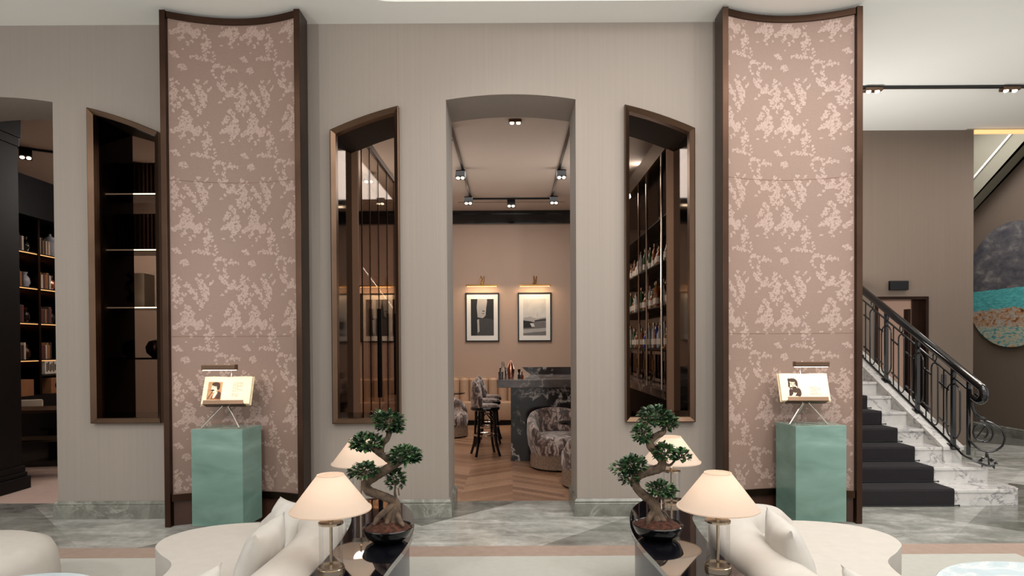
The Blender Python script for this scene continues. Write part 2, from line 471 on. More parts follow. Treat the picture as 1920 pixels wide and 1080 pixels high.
# ------------------------------------------------------------------ setting
WY, WT = 6.0, 0.6
ZC, ZB = 4.61, 4.43
def arch(cx, hw=.605, zs=3.90, rise=.05, n=14):
    return [(cx - hw*math.cos(PI*i/n) if False else cx-hw+2*hw*i/n, zs + rise*(1-((2*i/n)-1)**2)) for i in range(n+1)]
def win_poly(xl, xr, zb, zl, zr, bow=.018, n=8):
    p = [(xr, zb), (xl, zb)]
    for i in range(n+1):
        t = i/n; p.append((xl+(xr-xl)*t, zl+(zr-zl)*t + bow*4*t*(1-t)))
    return p
def inset(poly, d):
    n = len(poly); out = []
    ar = sum(poly[i][0]*poly[(i+1) % n][1]-poly[(i+1) % n][0]*poly[i][1] for i in range(n))
    sg = 1 if ar > 0 else -1
    for i in range(n):
        p0, p1, p2 = Vector(poly[i-1]), Vector(poly[i]), Vector(poly[(i+1) % n])
        e1 = (p1-p0).normalized(); e2 = (p2-p1).normalized()
        n1 = Vector((-e1.y, e1.x))*sg; n2 = Vector((-e2.y, e2.x))*sg
        b = (n1+n2); b = b/(b.length_squared/2) if b.length > 1e-6 else n1
        out.append((p1.x+b.x*d, p1.y+b.y*d))
    return out
WINS = [win_poly(-3.925, -3.265, .90, 3.83, 3.60), win_poly(-1.675, -1.04, .885, 3.61, 3.83), win_poly(1.055, 1.705, .885, 3.83, 3.61)]
outline = [(-9, 0), (-5.49, 0), *arch(-4.88), (-4.275, 0), (-.60, 0), *arch(0), (.605, 0), (3.14, 0), (3.14, ZC), (-9, ZC)]
wall = MB().plate(outline, [inset(p, .03) for p in WINS], lambda x, z: (x, WY, z), lambda x, z: (x, WY+WT, z))
wall.build('wall_back', 'wall_grasscloth', kind='structure')

# floor pieces
MB().bb(-9, 9, -3, WY+WT, -.12, 0).build('floor', 'floor_marble', kind='structure')
MB().bb(3.14, 9, WY+WT, 13, -.12, 0).build('floor_stair_hall', 'floor_marble', kind='structure')
MB().bb(-3.5, 3.14, WY+WT, 13.6, -.12, 0).build('floor_bar', 'wood_floor', kind='structure')
MB().bb(-9, -3.5, WY+WT, 12.1, -.12, 0.0).build('floor_library', 'pink_carpet', kind='structure')

# lobby ceiling with raised tray
def rrect(x0, x1, y0, y1, r, n=8):
    out = []
    for cx, cy, a0 in ((x1-r, y1-r, 0), (x0+r, y1-r, 90), (x0+r, y0+r, 180), (x1-r, y0+r, 270)):
        for i in range(n+1):
            a = rad(a0+90*i/n); out.append((cx+r*math.cos(a), cy+r*math.sin(a)))
    return out
tray = rrect(-1.45, 6.8, .3, 5.62, .45)
MB().plate([(-9, -3), (9, -3), (9, 9.05), (3.14, 9.05), (3.14, WY+WT), (-9, WY+WT)], [tray], lambda x, y: (x, y, ZC), lambda x, y: (x, y, ZC+.2)).build('ceiling', 'ceiling_paint', kind='structure')
MB().bb(-1.7, 7.0, 0, 5.9, ZC+.2, ZC+.28).build('ceiling_tray', 'ceiling_paint', kind='structure')
MB().bb(-3.5, 3.14, WY+WT, 13.6, ZB, ZB+.1).build('ceiling_bar', 'bar_ceiling', kind='structure')
MB().bb(-9, -3.5, WY+WT, 12.1, ZB, ZB+.1).build('ceiling_library', 'bar_ceiling', kind='structure')
# bar walls
MB().bb(-3.5, 2.3, 13.5, 13.62, 0, ZB).build('wall_bar_back', 'bar_wall', kind='structure')
MB().bb(2.3, 2.42, WY+WT, 13.5, 0, ZB).build('wall_bar_right', 'bar_wall', kind='structure')
MB().bb(-3.56, -3.44, WY+WT, 13.5, 0, ZB).build('wall_bar_left', 'bar_wall', kind='structure')
# library walls
MB().bb(-8.6, -3.56, 12.0, 12.1, 0, ZB).build('wall_library_back', 'library_wall', kind='structure')
MB().bb(-8.7, -8.55, WY+WT, 12.1, 0, ZB).build('wall_library_left', 'library_wall', kind='structure')
# stair hall walls
MB().bb(3.04, 3.14, WY+WT, 9.05, 0, ZC).build('wall_stair_left', 'wall_taupe', kind='structure')
dz = 2.27
hall = MB().plate([(3.04, 0), (5.13, 0), (5.13, dz), (5.88, dz), (5.88, 0), (6.52, 0), (6.52, ZC), (3.04, ZC)], [], lambda x, z: (x, 9.05, z), lambda x, z: (x, 9.3, z))
hall.build('wall_stair_back', 'wall_taupe', kind='structure')
MB().bb(6.44, 6.52, 9.3, 13, 0, ZC).build('wall_stair_inner', 'wall_taupe', kind='structure')
MB().bb(8.5, 8.62, 6.0, 13, 0, 5.6).build('wall_right', 'wall_taupe', kind='structure')
MB().bb(6.44, 8.5, 12.9, 13, 0, 5.6).build('wall_hall_end', 'wall_taupe', kind='structure')
MB().bb(6.52, 8.5, 9.05, 12.9, 5.5, 5.6).build('ceiling_stairwell', 'ceiling_paint', kind='structure')
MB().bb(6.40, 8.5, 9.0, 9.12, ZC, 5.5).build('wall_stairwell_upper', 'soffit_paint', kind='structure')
# lit cove line under the ceiling edge beside the stairwell
MB().bb(6.52, 8.5, 9.03, 9.07, ZC-.055, ZC-.002).build('trim_1', 'led_cove', kind='structure')
# sloping stair soffit over the painting
def slope(y, z0=3.98, y0=11.9, k=.58): return z0 + (y0-y)*k
s = MB()
P0 = [(12.9, slope(12.9)), (9.12, slope(9.12)), (9.12, 5.5), (12.9, 5.5)]
s.plate(P0, [], lambda y, z: (8.28, y, z), lambda y, z: (8.5, y, z))
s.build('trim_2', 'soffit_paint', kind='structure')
s = MB()
P1 = [(12.9, slope(12.9)+.32), (9.12, slope(9.12)+.32), (9.12, slope(9.12)+.37), (12.9, slope(12.9)+.37)]
s.plate(P1, [], lambda y, z: (8.262, y, z), lambda y, z: (8.28, y, z))
s.build('trim_3', 'ceiling_paint', kind='structure')

# baseboards
def base_run(name, pts, h=.165, t=.028):
    """moulded skirting along plan points; the wall is on the left of the direction of travel"""
    prof = [(0, 0), (t, 0), (t, h*.74), (t*.72, h*.79), (t*.95, h*.83), (t*.95, h*.87), (t*.35, h), (0, h)]
    m = MB(); n = len(pts); rings = []
    for i, p in enumerate(pts):
        p = Vector(p)
        e1 = (p-Vector(pts[i-1])).normalized() if i > 0 else None
        e2 = (Vector(pts[i+1])-p).normalized() if i < n-1 else None
        f = lambda e: Vector((e.y, -e.x))
        if e1 is None: b = f(e2)
        elif e2 is None: b = f(e1)
        else:
            b = f(e1)+f(e2); b = b/(b.length_squared/2)
        rings.append([m.bm.verts.new((p.x+b.x*a, p.y+b.y*a, z)) for a, z in prof])
    for A, Bq in zip(rings, rings[1:]):
        for k in range(len(prof)): m._f([A[k], A[(k+1) % len(prof)], Bq[(k+1) % len(prof)], Bq[k]])
    m._f(rings[0]); m._f(rings[-1][::-1])
    return m.build(name, 'stone_grey', kind='structure')
base_run('baseboard_left', [(-4.275, 6.6), (-4.275, 6.0), (-.6, 6.0), (-.6, 6.6)])
base_run('baseboard_center', [(.605, 6.6), (.605, 6.0), (3.14, 6.0), (3.14, 6.6)])
base_run('baseboard_far_left', [(-9, 6.0), (-5.49, 6.0), (-5.49, 6.6)])
base_run('baseboard_stair_back', [(5.93, 9.05), (6.52, 9.05), (6.52, 12.9)])
base_run('baseboard_right', [(8.5, 12.9), (8.5, 6.0)], h=.17)
# black cornice in the bar and the library
cor = MB()
for a, b, z0, z1 in ((13.44, 13.5, 4.18, 4.43), (13.38, 13.44, 4.37, 4.43), (13.40, 13.5, 4.16, 4.20)):
    cor.bb(-3.44, 2.3, a, b, z0, z1)
cor.build('trim_4', 'black_lacquer', kind='structure')
cor = MB()
for a, b, z0, z1 in ((2.2, 2.3, 4.14, 4.43), (2.08, 2.2, 4.34, 4.43), (2.14, 2.2, 4.25, 4.34)):
    cor.bb(a, b, WY+WT, 13.4, z0, z1)
cor.build('trim_5', 'black_lacquer', kind='structure')

# windows: bevelled bronze frame, smoked pane, mirror-lined reveals
def window(i, poly, mirror):
    root = empty('window_%d' % i, None, None, kind='structure')
    c = Vector((sum(p[0] for p in poly)/len(poly), sum(p[1] for p in poly)/len(poly)))
    m = MB()
    loops = [(poly, WY), (poly, WY-.055), (inset(poly, .008), WY-.062), (inset(poly, .045), WY-.03), (inset(poly, .045), WY+.05), (inset(poly, .02), WY+.05)]
    R = [[m.bm.verts.new((x, y, z)) for x, z in L] for L, y in loops]
    n = len(poly)
    for k in range(len(R)):
        A, Bq = R[k], R[(k+1) % len(R)]
        for j in range(n): m._f([A[j], A[(j+1) % n], Bq[(j+1) % n], Bq[j]])
    m.build('window_frame', 'bronze_satin', root)
    g = MB(); q = inset(poly, .04)
    g.plate(q, [], lambda x, z: (x, WY+.012, z), lambda x, z: (x, WY+.018, z)).build('window_pane', 'smoked_glass', root)
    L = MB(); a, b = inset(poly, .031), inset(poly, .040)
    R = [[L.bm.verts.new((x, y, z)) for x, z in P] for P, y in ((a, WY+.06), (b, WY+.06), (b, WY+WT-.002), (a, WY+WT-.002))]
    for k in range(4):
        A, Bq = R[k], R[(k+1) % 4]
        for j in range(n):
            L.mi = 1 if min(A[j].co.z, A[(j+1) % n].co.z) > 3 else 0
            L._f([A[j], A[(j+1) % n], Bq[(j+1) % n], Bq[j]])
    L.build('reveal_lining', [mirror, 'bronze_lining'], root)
for x0, x1, nm in ((-1.645, -1.575, 'trim_7'), (1.60, 1.675, 'trim_8')):
    MB().bb(x0, x1, WY+WT-.02, WY+WT+.03, .9, 3.9).build(nm, 'bar_wall', kind='structure')
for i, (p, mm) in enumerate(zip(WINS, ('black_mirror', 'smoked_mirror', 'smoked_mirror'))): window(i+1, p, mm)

# rug
def rug():
    r = empty('area_rug', 'cream area rug with a blush border across the lobby floor', 'rug')
    MB().bb(-6.2, 3.80, -1.0, 4.82, 0, .012).build('rug_field', 'rug_cream', r)
    m = MB(); m.bb(-6.2, 4.1, 4.82, 5.07, 0, .012); m.bb(3.80, 4.1, -1.0, 4.82, 0, .012)
    m.build('rug_border', 'rug_border', r)
rug()

# ------------------------------------------------------------------ floral screens
CD, HW = .165, .6175          # depth of the curve, half width
def cdepth(s): return CD*(1-(s/HW)**2)
def motif(rng):
    """flower centres of one repeat of the silk (615 x 941 units, y down), traced as sprays"""
    S = [(390,420,25),(370,470,16),(385,505,13),(400,540,13),(430,415,18),(462,430,18),(472,480,20),(460,530,22),(470,590,28),(430,610,24),(410,590,12),(520,450,22),(560,465,22),(590,465,12),(530,430,12),(450,640,26),(480,660,18),
         (110,465,33),(95,445,14),(135,480,14),
         (545,650,28),(520,690,32),(580,700,32),(500,715,18),(470,740,15),(440,775,11),(425,785,7),(635,590,20),(630,640,28),(690,620,15),(650,700,42),(650,760,38),(620,830,33),(680,830,35),(590,790,22),(720,770,18),(745,680,26),(770,720,26),(800,740,32),
         (850,575,18),(820,620,16),(855,640,28),(870,690,38),(925,580,14),(905,600,8),(900,760,38),(820,800,28),(860,850,32),(860,900,22),(920,720,22),(940,670,17),(965,640,13),(655,890,16),(740,880,13),(900,810,26),
         (530,860,26),(560,900,28),(500,930,32),(480,970,28),(590,950,25),(550,980,36),(520,1030,40),(600,1010,22),(470,1050,24),(580,1060,32),(430,1075,12),
         (750,920,36),(720,960,26),(780,960,32),(720,1000,26),(760,1020,40),(810,1050,32),(690,1060,26),(860,1035,24),(910,1020,13),(945,975,10),(930,1000,7),(850,1085,22),
         (450,120,20),(520,110,26),(560,150,32),(540,200,22),(600,100,20),(650,140,26),(550,240,12),(620,200,10),(455,225,13),(730,110,40),(790,100,30),(730,170,26),(770,230,20),(710,200,14),(830,150,30),(870,110,26),(810,210,14),(735,290,8),
         (920,150,24),(950,190,24),(930,220,28),(900,230,16),(960,240,15),(910,270,26),(950,290,12),(985,290,15),(1000,330,13),(920,320,20),(900,360,22),(940,370,20),(980,375,18),(850,355,24),(810,360,18),(1005,355,9),
         (660,350,30),(640,335,13),(690,372,15)]
    out = []
    for x, y, sp in S:
        n = max(1, int(2.5*sp*sp/121+.5))
        for k in range(n):
            r = sp*math.sqrt(rng.random()); a = rng.random()*2*PI
            out.append(((x+r*math.cos(a)) % 615, (y+r*math.sin(a)) % 941))
    return out
rng = random.Random(7)
MOTIF = motif(rng)
def floral_screen(name, cx, label, shift=0):
    Y0 = 5.70
    root = empty(name, label, 'decorative screen', (cx, Y0, 0), group='tall curved floral screens')
    NS = 28
    ss = [-HW+2*HW*i/NS for i in range(NS+1)]
    def sheet(m, s0, s1, z0, z1, off=0, thick=None, n=NS):
        q = [s0+(s1-s0)*i/n for i in range(n+1)]
        A = [m.bm.verts.new((s, cdepth(s)-off, z0)) for s in q]; Bq = [m.bm.verts.new((s, cdepth(s)-off, z1)) for s in q]
        for i in range(n): m._f([A[i], A[i+1], Bq[i+1], Bq[i]])
        if thick is not None:
            C_ = [m.bm.verts.new((s, thick, z0)) for s in q]; D = [m.bm.verts.new((s, thick, z1)) for s in q]
            for i in range(n):
                m._f([C_[i+1], C_[i], D[i], D[i+1]]); m._f([Bq[i], Bq[i+1], D[i+1], D[i]]); m._f([A[i+1], A[i], C_[i], C_[i+1]])
            m._f([A[0], Bq[0], D[0], C_[0]]); m._f([A[-1], C_[-1], D[-1], Bq[-1]])
    fr = MB()
    sheet(fr, -HW, HW, 4.53, 4.585, .02, .2)                     # top rail
    sheet(fr, -HW, HW, .225, .285, .02, .2)                      # rail above the plinth
    fr.bb(-HW-.002, -HW+.05, -.02, .2, .0, 4.585, .004)
    fr.bb(HW-.05, HW+.002, -.02, .2, .0, 4.585, .004)
    fr.bb(-HW+.04, HW-.04, .178, .2, .2, 4.55)                   # back
    fr.build('frame', 'bronze', root)
    pl = MB(); sheet(pl, -HW+.05, HW-.05, .0, .226, -.012, .2); pl.build('plinth', 'bronze_plinth', root)
    pn = MB(); sheet(pn, -HW+.045, HW-.045, .28, 4.535, 0, .178, 40)
    pn.mi = 1
    r2 = random.Random(11)
    U = .000931
    a0, a1, z0, z1 = -HW+.052, HW-.052, .292, 4.525
    for ti in range(-1, 3):
        for tj in range(0, 6):
            for (mx, my) in MOTIF:
                s_ = -.57 + shift + (mx+ti*615)*U; z_ = 4.552 - (my+(tj-0)*941)*U
                R = r2.uniform(.0078, .0120); ph = r2.random()*6.28
                if not (a0+R < s_ < a1-R and z0+R < z_ < z1-R): continue
                pts = []
                for k in range(10):
                    rr = R*(1.0 if k % 2 == 0 else .62); a = ph+2*PI*k/10
                    u = s_+rr*math.cos(a)
                    pts.append((u, cdepth(u)-.0012, z_+rr*math.sin(a)))
                pn.poly3(pts)
    pn.mi = 2
    for z in (3.10, 1.70): 
        q = [-HW+.05+(2*HW-.1)*i/30 for i in range(31)]
        for a, b in zip(q, q[1:]): pn.poly3([(a, cdepth(a)-.0016, z), (b, cdepth(b)-.0016, z), (b, cdepth(b)-.0016, z+.004), (a, cdepth(a)-.0016, z+.004)])
    bm = pn.bm
    me = None
    o = pn.build('silk_panel', ['silk_ground', 'silk_bloom', 'ink_soft'], root)
    return root
floral_screen('floral_screen', -2.48, 'tall bronze-framed curved screen with floral silk, between the two left windows')
floral_screen('floral_screen', 2.493, 'tall bronze-framed curved screen with floral silk, beside the staircase', -.105)

# ------------------------------------------------------------------ pedestals, book stands and books
def pedestal(cx, cy, rz, label):
    root = empty('display_pedestal', label, 'pedestal', (cx, cy, 0), rz, 'green glass display pedestals')
    MB().bb(-.16, .16, -.10, .10, 0, .075).build('base', 'bronze_dark', root)
    MB().bb(-.23, .23, -.165, .165, .072, .905, .004).build('body', 'jade_glass', root)
    return root
PZ = .905
pedestal(-2.50, 5.60, rad(-6), 'tall jade green glass pedestal left of the doorway under the pipe smoker book')
pedestal(2.625, 5.63, rad(6), 'tall jade green glass pedestal near the staircase')

def book_stand(c, rz, mir, lab1, lab2, variant):
    root = empty('book_stand', lab1, 'book stand', (c[0], c[1], PZ), rz, 'chrome book stands with a reading lamp')
    t = rad(22)                                   # lean of the desk
    # tripod legs
    for k, (fx, fy) in enumerate(((-.17, -.10), (.15, -.10), (.06*mir, .11))):
        m = MB(); m.tube([(fx*.12, .0, .195), (fx, fy, .008)], .0065, 8)
        m.build('leg', 'chrome', root, True)
    m = MB(); m.tube([(-.17, -.10, .008), (.06*mir, .11, .008)], .004, 6); m.tube([(.15, -.10, .008), (.06*mir, .11, .008)], .004, 6)
    m.build('foot_brace', 'chrome', root, True)
    R = Matrix.Rotation(-t, 3, 'X')
    def D(x, y, z): return Vector((0, .0, .20)) + R @ Vector((x, y, z))
    m = MB(); m.box(D(0, .012, .09), (.20, .006, .18), R); m.build('back_plate', 'nickel', root)
    m = MB(); m.box(D(0, -.025, -.012), (.34, .085, .012), R); m.box(D(0, -.066, .0), (.34, .006, .034), R)
    m.build('ledge', 'bronze_satin', root)
    m = MB(); m.tube(crom([D(0, .02, .16), D(0, .03, .30), D(0, .0, .345), D(0, -.05, .35)], 6), .006, 8); m.build('stem', 'chrome', root, True)
    m = MB(); m.bb(-.14, .14, -.16, -.085, .505, .550, .004); lb = m.build('lamp_bar', 'bronze_satin', root)
    m = MB(); m.bb(-.13, .13, -.152, -.093, .502, .506); m.build('lamp_tube', 'lamp_face', lb)
    p = Vector((c[0], c[1]-.12, PZ+.495))
    lamp('AREA', p, .26, (1, .87, .66), .2, .03, target=(c[0], c[1], PZ+.27))
    # the open book
    b = empty('open_book', lab2, 'book', (c[0], c[1], PZ), rz, 'open books on stands')
    def pg(side, name):
        m = MB(); n = 10; W, H = .205, .25
        top = []; 
        for i in range(n+1):
            u = i/n*W; hh = .022*math.sin(min(1, u/W*1.05)*PI*.62+.25) - .004
            top.append((u*side, -hh, u))
        A = [m.bm.verts.new(D(x, y-.004, -.002)) for x, y, u in top]; Bq = [m.bm.verts.new(D(x, y-.004, H)) for x, y, u in top]
        C_ = [m.bm.verts.new(D(x, .0035, -.002)) for x, y, u in top]; E = [m.bm.verts.new(D(x, .0035, H)) for x, y, u in top]
        for i in range(n):
            m._f([A[i], A[i+1], Bq[i+1], Bq[i]]); m._f([C_[i+1], C_[i], E[i], E[i+1]]); m._f([Bq[i], Bq[i+1], E[i+1], E[i]]); m._f([A[i+1], A[i], C_[i], C_[i+1]])
        m._f([A[0], Bq[0], E[0], C_[0]]); m._f([A[-1], C_[-1], E[-1], Bq[-1]])
        return m.build(name, 'paper', b)
    pg(-1, 'page_block'); pg(1, 'page_block')
    m = MB(); m.box(D(0, .007, .124), (.43, .005, .262), R); m.build('cover', 'paper_edge', b)
    def surf(x):
        u = abs(x); hh = .022*math.sin(min(1, u/.205*1.05)*PI*.62+.25) - .004
        return -hh-.0052
    def patch(m, pts, off=0):
        # finely cut so the print follows the curl of the page
        T = [Vector((x, z, 0)) for x, z in pts]
        for tri in tessellate_polygon([T]):
            a, b_, c_ = (T[i] for i in tri); n = 6
            G = {(i, j): a+(b_-a)*(i/n)+(c_-a)*(j/n) for i in range(n+1) for j in range(n+1-i)}
            V = {k: m.bm.verts.new(D(q.x, surf(q.x)-off-.0006, q.y)) for k, q in G.items()}
            for i in range(n):
                for j in range(n-i):
                    m._f([V[i, j], V[i+1, j], V[i, j+1]])
                    if i+j < n-1: m._f([V[i+1, j], V[i+1, j+1], V[i, j+1]])
    def blob(m, cx, cz, rx, rz_, off=0, n=14, a=0):
        pts = []
        for k in range(n):
            q = 2*PI*k/n; x = rx*math.cos(q); z = rz_*math.sin(q)
            pts.append((cx+x*math.cos(a)-z*math.sin(a), cz+x*math.sin(a)+z*math.cos(a)))
        patch(m, pts, off)
    if variant == 0:        # printed portrait: moustached man with a pipe on a tinted plate
        m = MB()
        patch(m, [(-.165, .035), (-.125, .035), (-.085, .035), (-.045, .035), (-.045, .12), (-.045, .20), (-.085, .20), (-.125, .20), (-.165, .20), (-.165, .12)])
        m.mi = 1; patch(m, [(-.13, .04), (-.05, .04), (-.05, .10), (-.072, .118), (-.09, .098), (-.12, .07)], .0003)
        m.mi = 3; blob(m, -.108, .14, .026, .038, .0005)
        patch(m, [(-.115, .05), (-.10, .05), (-.078, .10), (-.092, .112), (-.108, .09)], .0006)
        m.mi = 2; blob(m, -.098, .178, .034, .02, .0008); blob(m, -.076, .155, .014, .03, .0008); blob(m, -.12, .122, .016, .008, .001)
        patch(m, [(-.158, .045), (-.152, .042), (-.115, .112), (-.12, .116)], .0011)
        blob(m, -.118, .152, .006, .003, .001); blob(m, -.098, .152, .006, .003, .001)
        patch(m, [(-.088, .05), (-.05, .045), (-.05, .10), (-.066, .115), (-.075, .10)], .0009)
        m.build('portrait_print', ['sepia', 'coat_brown', 'ink', 'paper'], b)
    else:                   # ink portrait with heavy beard
        m = MB()
        blob(m, -.098, .186, .036, .018); blob(m, -.128, .19, .012, .013); blob(m, -.066, .16, .013, .03); blob(m, -.13, .15, .008, .03)
        blob(m, -.085, .098, .024, .03, .0003); blob(m, -.115, .115, .015, .007, .0003); blob(m, -.12, .075, .018, .03); blob(m, -.052, .075, .022, .04, .0002)
        blob(m, -.108, .147, .006, .003, .0004); blob(m, -.087, .147, .006, .003, .0004); blob(m, -.10, .13, .003, .010, .0004)
        patch(m, [(-.139, .12), (-.134, .12), (-.131, .185), (-.137, .185)], .0004); patch(m, [(-.062, .10), (-.056, .10), (-.054, .15), (-.060, .15)], .0004)
        patch(m, [(-.122, .158), (-.104, .160), (-.104, .156), (-.122, .154)], .0005); patch(m, [(-.094, .160), (-.078, .158), (-.078, .154), (-.094, .156)], .0005)
        patch(m, [(-.133, .12), (-.128, .12), (-.108, .085), (-.114, .083)], .0005); patch(m, [(-.14, .04), (-.12, .04), (-.11, .07), (-.135, .09)], .0004); patch(m, [(-.09, .04), (-.04, .04), (-.035, .08), (-.07, .07)], .0005)
        m.build('portrait_print', ['ink'], b)
    m = MB(); r3 = random.Random(variant)
    rows = [.19, .178, .166, .154, .142, .125, .113, .09, .078, .066] if variant == 0 else [.125, .112, .096, .084, .066, .054]
    for z in rows:
        x = .045; e = .135 if r3.random() > .3 else .105
        while x < e:
            wd = r3.uniform(.008, .02); patch(m, [(x, z), (min(x+wd, e), z), (min(x+wd, e), z+.0032), (x, z+.0032)]); x += wd+.004
    m.build('printed_text', 'ink_soft', b)
    m = MB(); x = -.14
    while x < -.06:
        patch(m, [(x, .02), (x+.01, .02), (x+.01, .023), (x, .023)]); x += .014
    m.build('printed_caption', 'ink_soft', b)
book_stand((-2.50, 5.58), rad(3), 1, 'chrome tripod book stand with lamp, holding the left open book', 'open book with brown portrait of a man smoking a pipe', 0)
book_stand((2.575, 5.61), rad(-5), -1, 'chrome tripod book stand with lamp, holding the right open book', 'open book with black ink portrait of a bearded man', 1)

# ------------------------------------------------------------------ side: builds mirrored left / right foreground groups
MX = .055
def fx(s, X): return MX + s*(MX - X) if False else (MX + (X-MX) if s < 0 else MX - (X-MX))
TZ = .55
def console(s, label):
    root = empty('console_table', label, 'console table', (MX, 0, 0), group='curved black lacquer tables behind the sofas')
    out = [(-.62, 2.45), (-.605, 2.75), (-.585, 3.07), (-.565, 3.3), (-.560, 3.54), (-.582, 3.77), (-.65, 4.08), (-.77, 4.32), (-.90, 4.42), (-1.03, 4.41),
           (-1.09, 4.28), (-1.05, 4.10), (-.975, 3.85), (-.935, 3.5), (-.93, 3.15), (-.95, 2.85), (-1.0, 2.55), (-.85, 2.38)]
    P = [(v.x, v.y) for v in crom([((x-MX)*(1 if s < 0 else -1), y, 0) for x, y in out], 5, True)]
    MB().prism(P, TZ-.03, TZ, .004, 2).build('table_top', 'table_lacquer', root)
    MB().prism(inset(P, .03), 0.012, TZ-.03).build('table_body', 'table_side', root)
    return root
console(-1, 'curved black lacquer console table behind the left sofa')
console(1, 'curved black lacquer console table behind the right sofa')

def make_lamp(loc, label):
    root = empty('table_lamp', label, 'table lamp', loc, group='glass cylinder lamps with white cone shades')
    m = MB(); m.lathe([(0, 0), (.062, 0), (.062, .012), (.057, .016), (.0, .016)], seg=40); m.build('base', 'nickel', root, True)
    m = MB(); m.lathe([(.0535, .016), (.0535, .220), (.055, .220), (.055, .016)], seg=48, closed=True); m.build('glass_cylinder', 'clear_glass', root, True)
    m = MB(); m.lathe([(0, .222), (.052, .222), (.058, .219), (.058, .228), (.053, .226), (.0, .226)], seg=40); m.build('top_cap', 'nickel', root, True)
    m = MB(); m.lathe([(.056, .016), (.059, .016), (.059, .022), (.056, .022)], seg=40, closed=True)
    m.build('collar', 'nickel', root, True)
    m = MB(); m.tube([(0, 0, .015), (0, 0, .30)], .007, 12); m.lathe([(0, .226), (.012, .230), (.012, .248), (.006, .255), (0, .255)], seg=16)
    m.build('stem', 'nickel', root, True)
    m = MB(); m.lathe([(.186, .286), (.187, .286), (.062, .450), (.061, .450)], seg=64, closed=True); sh = m.build('lamp_shade', 'shade_linen', root, True)
    m = MB(); m.lathe([(.1845, .2845), (.1885, .2845), (.1885, .291), (.1845, .291)], seg=64, closed=True); m.build('shade_trim', 'shade_linen', sh, True)
    m = MB(); m.lathe([(.0595, .446), (.063, .446), (.063, .452), (.0595, .452)], seg=48, closed=True)
    m.build('shade_trim', 'shade_linen', sh, True)
    m = MB(); m.sphere((0, 0, .345), .022, 16, 1, 1, 1.2); m.build('bulb', 'bulb_glow', root, True)
    return root
LAMPS = [((-.856, 3.0), 'white cone lamp nearest the camera beside the left sofa'), ((-1.0, 4.2), 'white cone lamp behind the left bonsai tree'),
         ((.964, 3.0), 'white cone lamp nearest the camera beside the right sofa'), ((1.045, 4.2), 'white cone lamp behind the right bonsai tree')]
l0 = None
for (p, lb) in LAMPS:
    L = (p[0], p[1], TZ)
    if l0 is None: l0 = make_lamp(L, lb)
    else: dup(l0, L, 0, lb)
    lamp('POINT', (p[0], p[1], TZ+.345), .44, (1, .88, .80), .05)

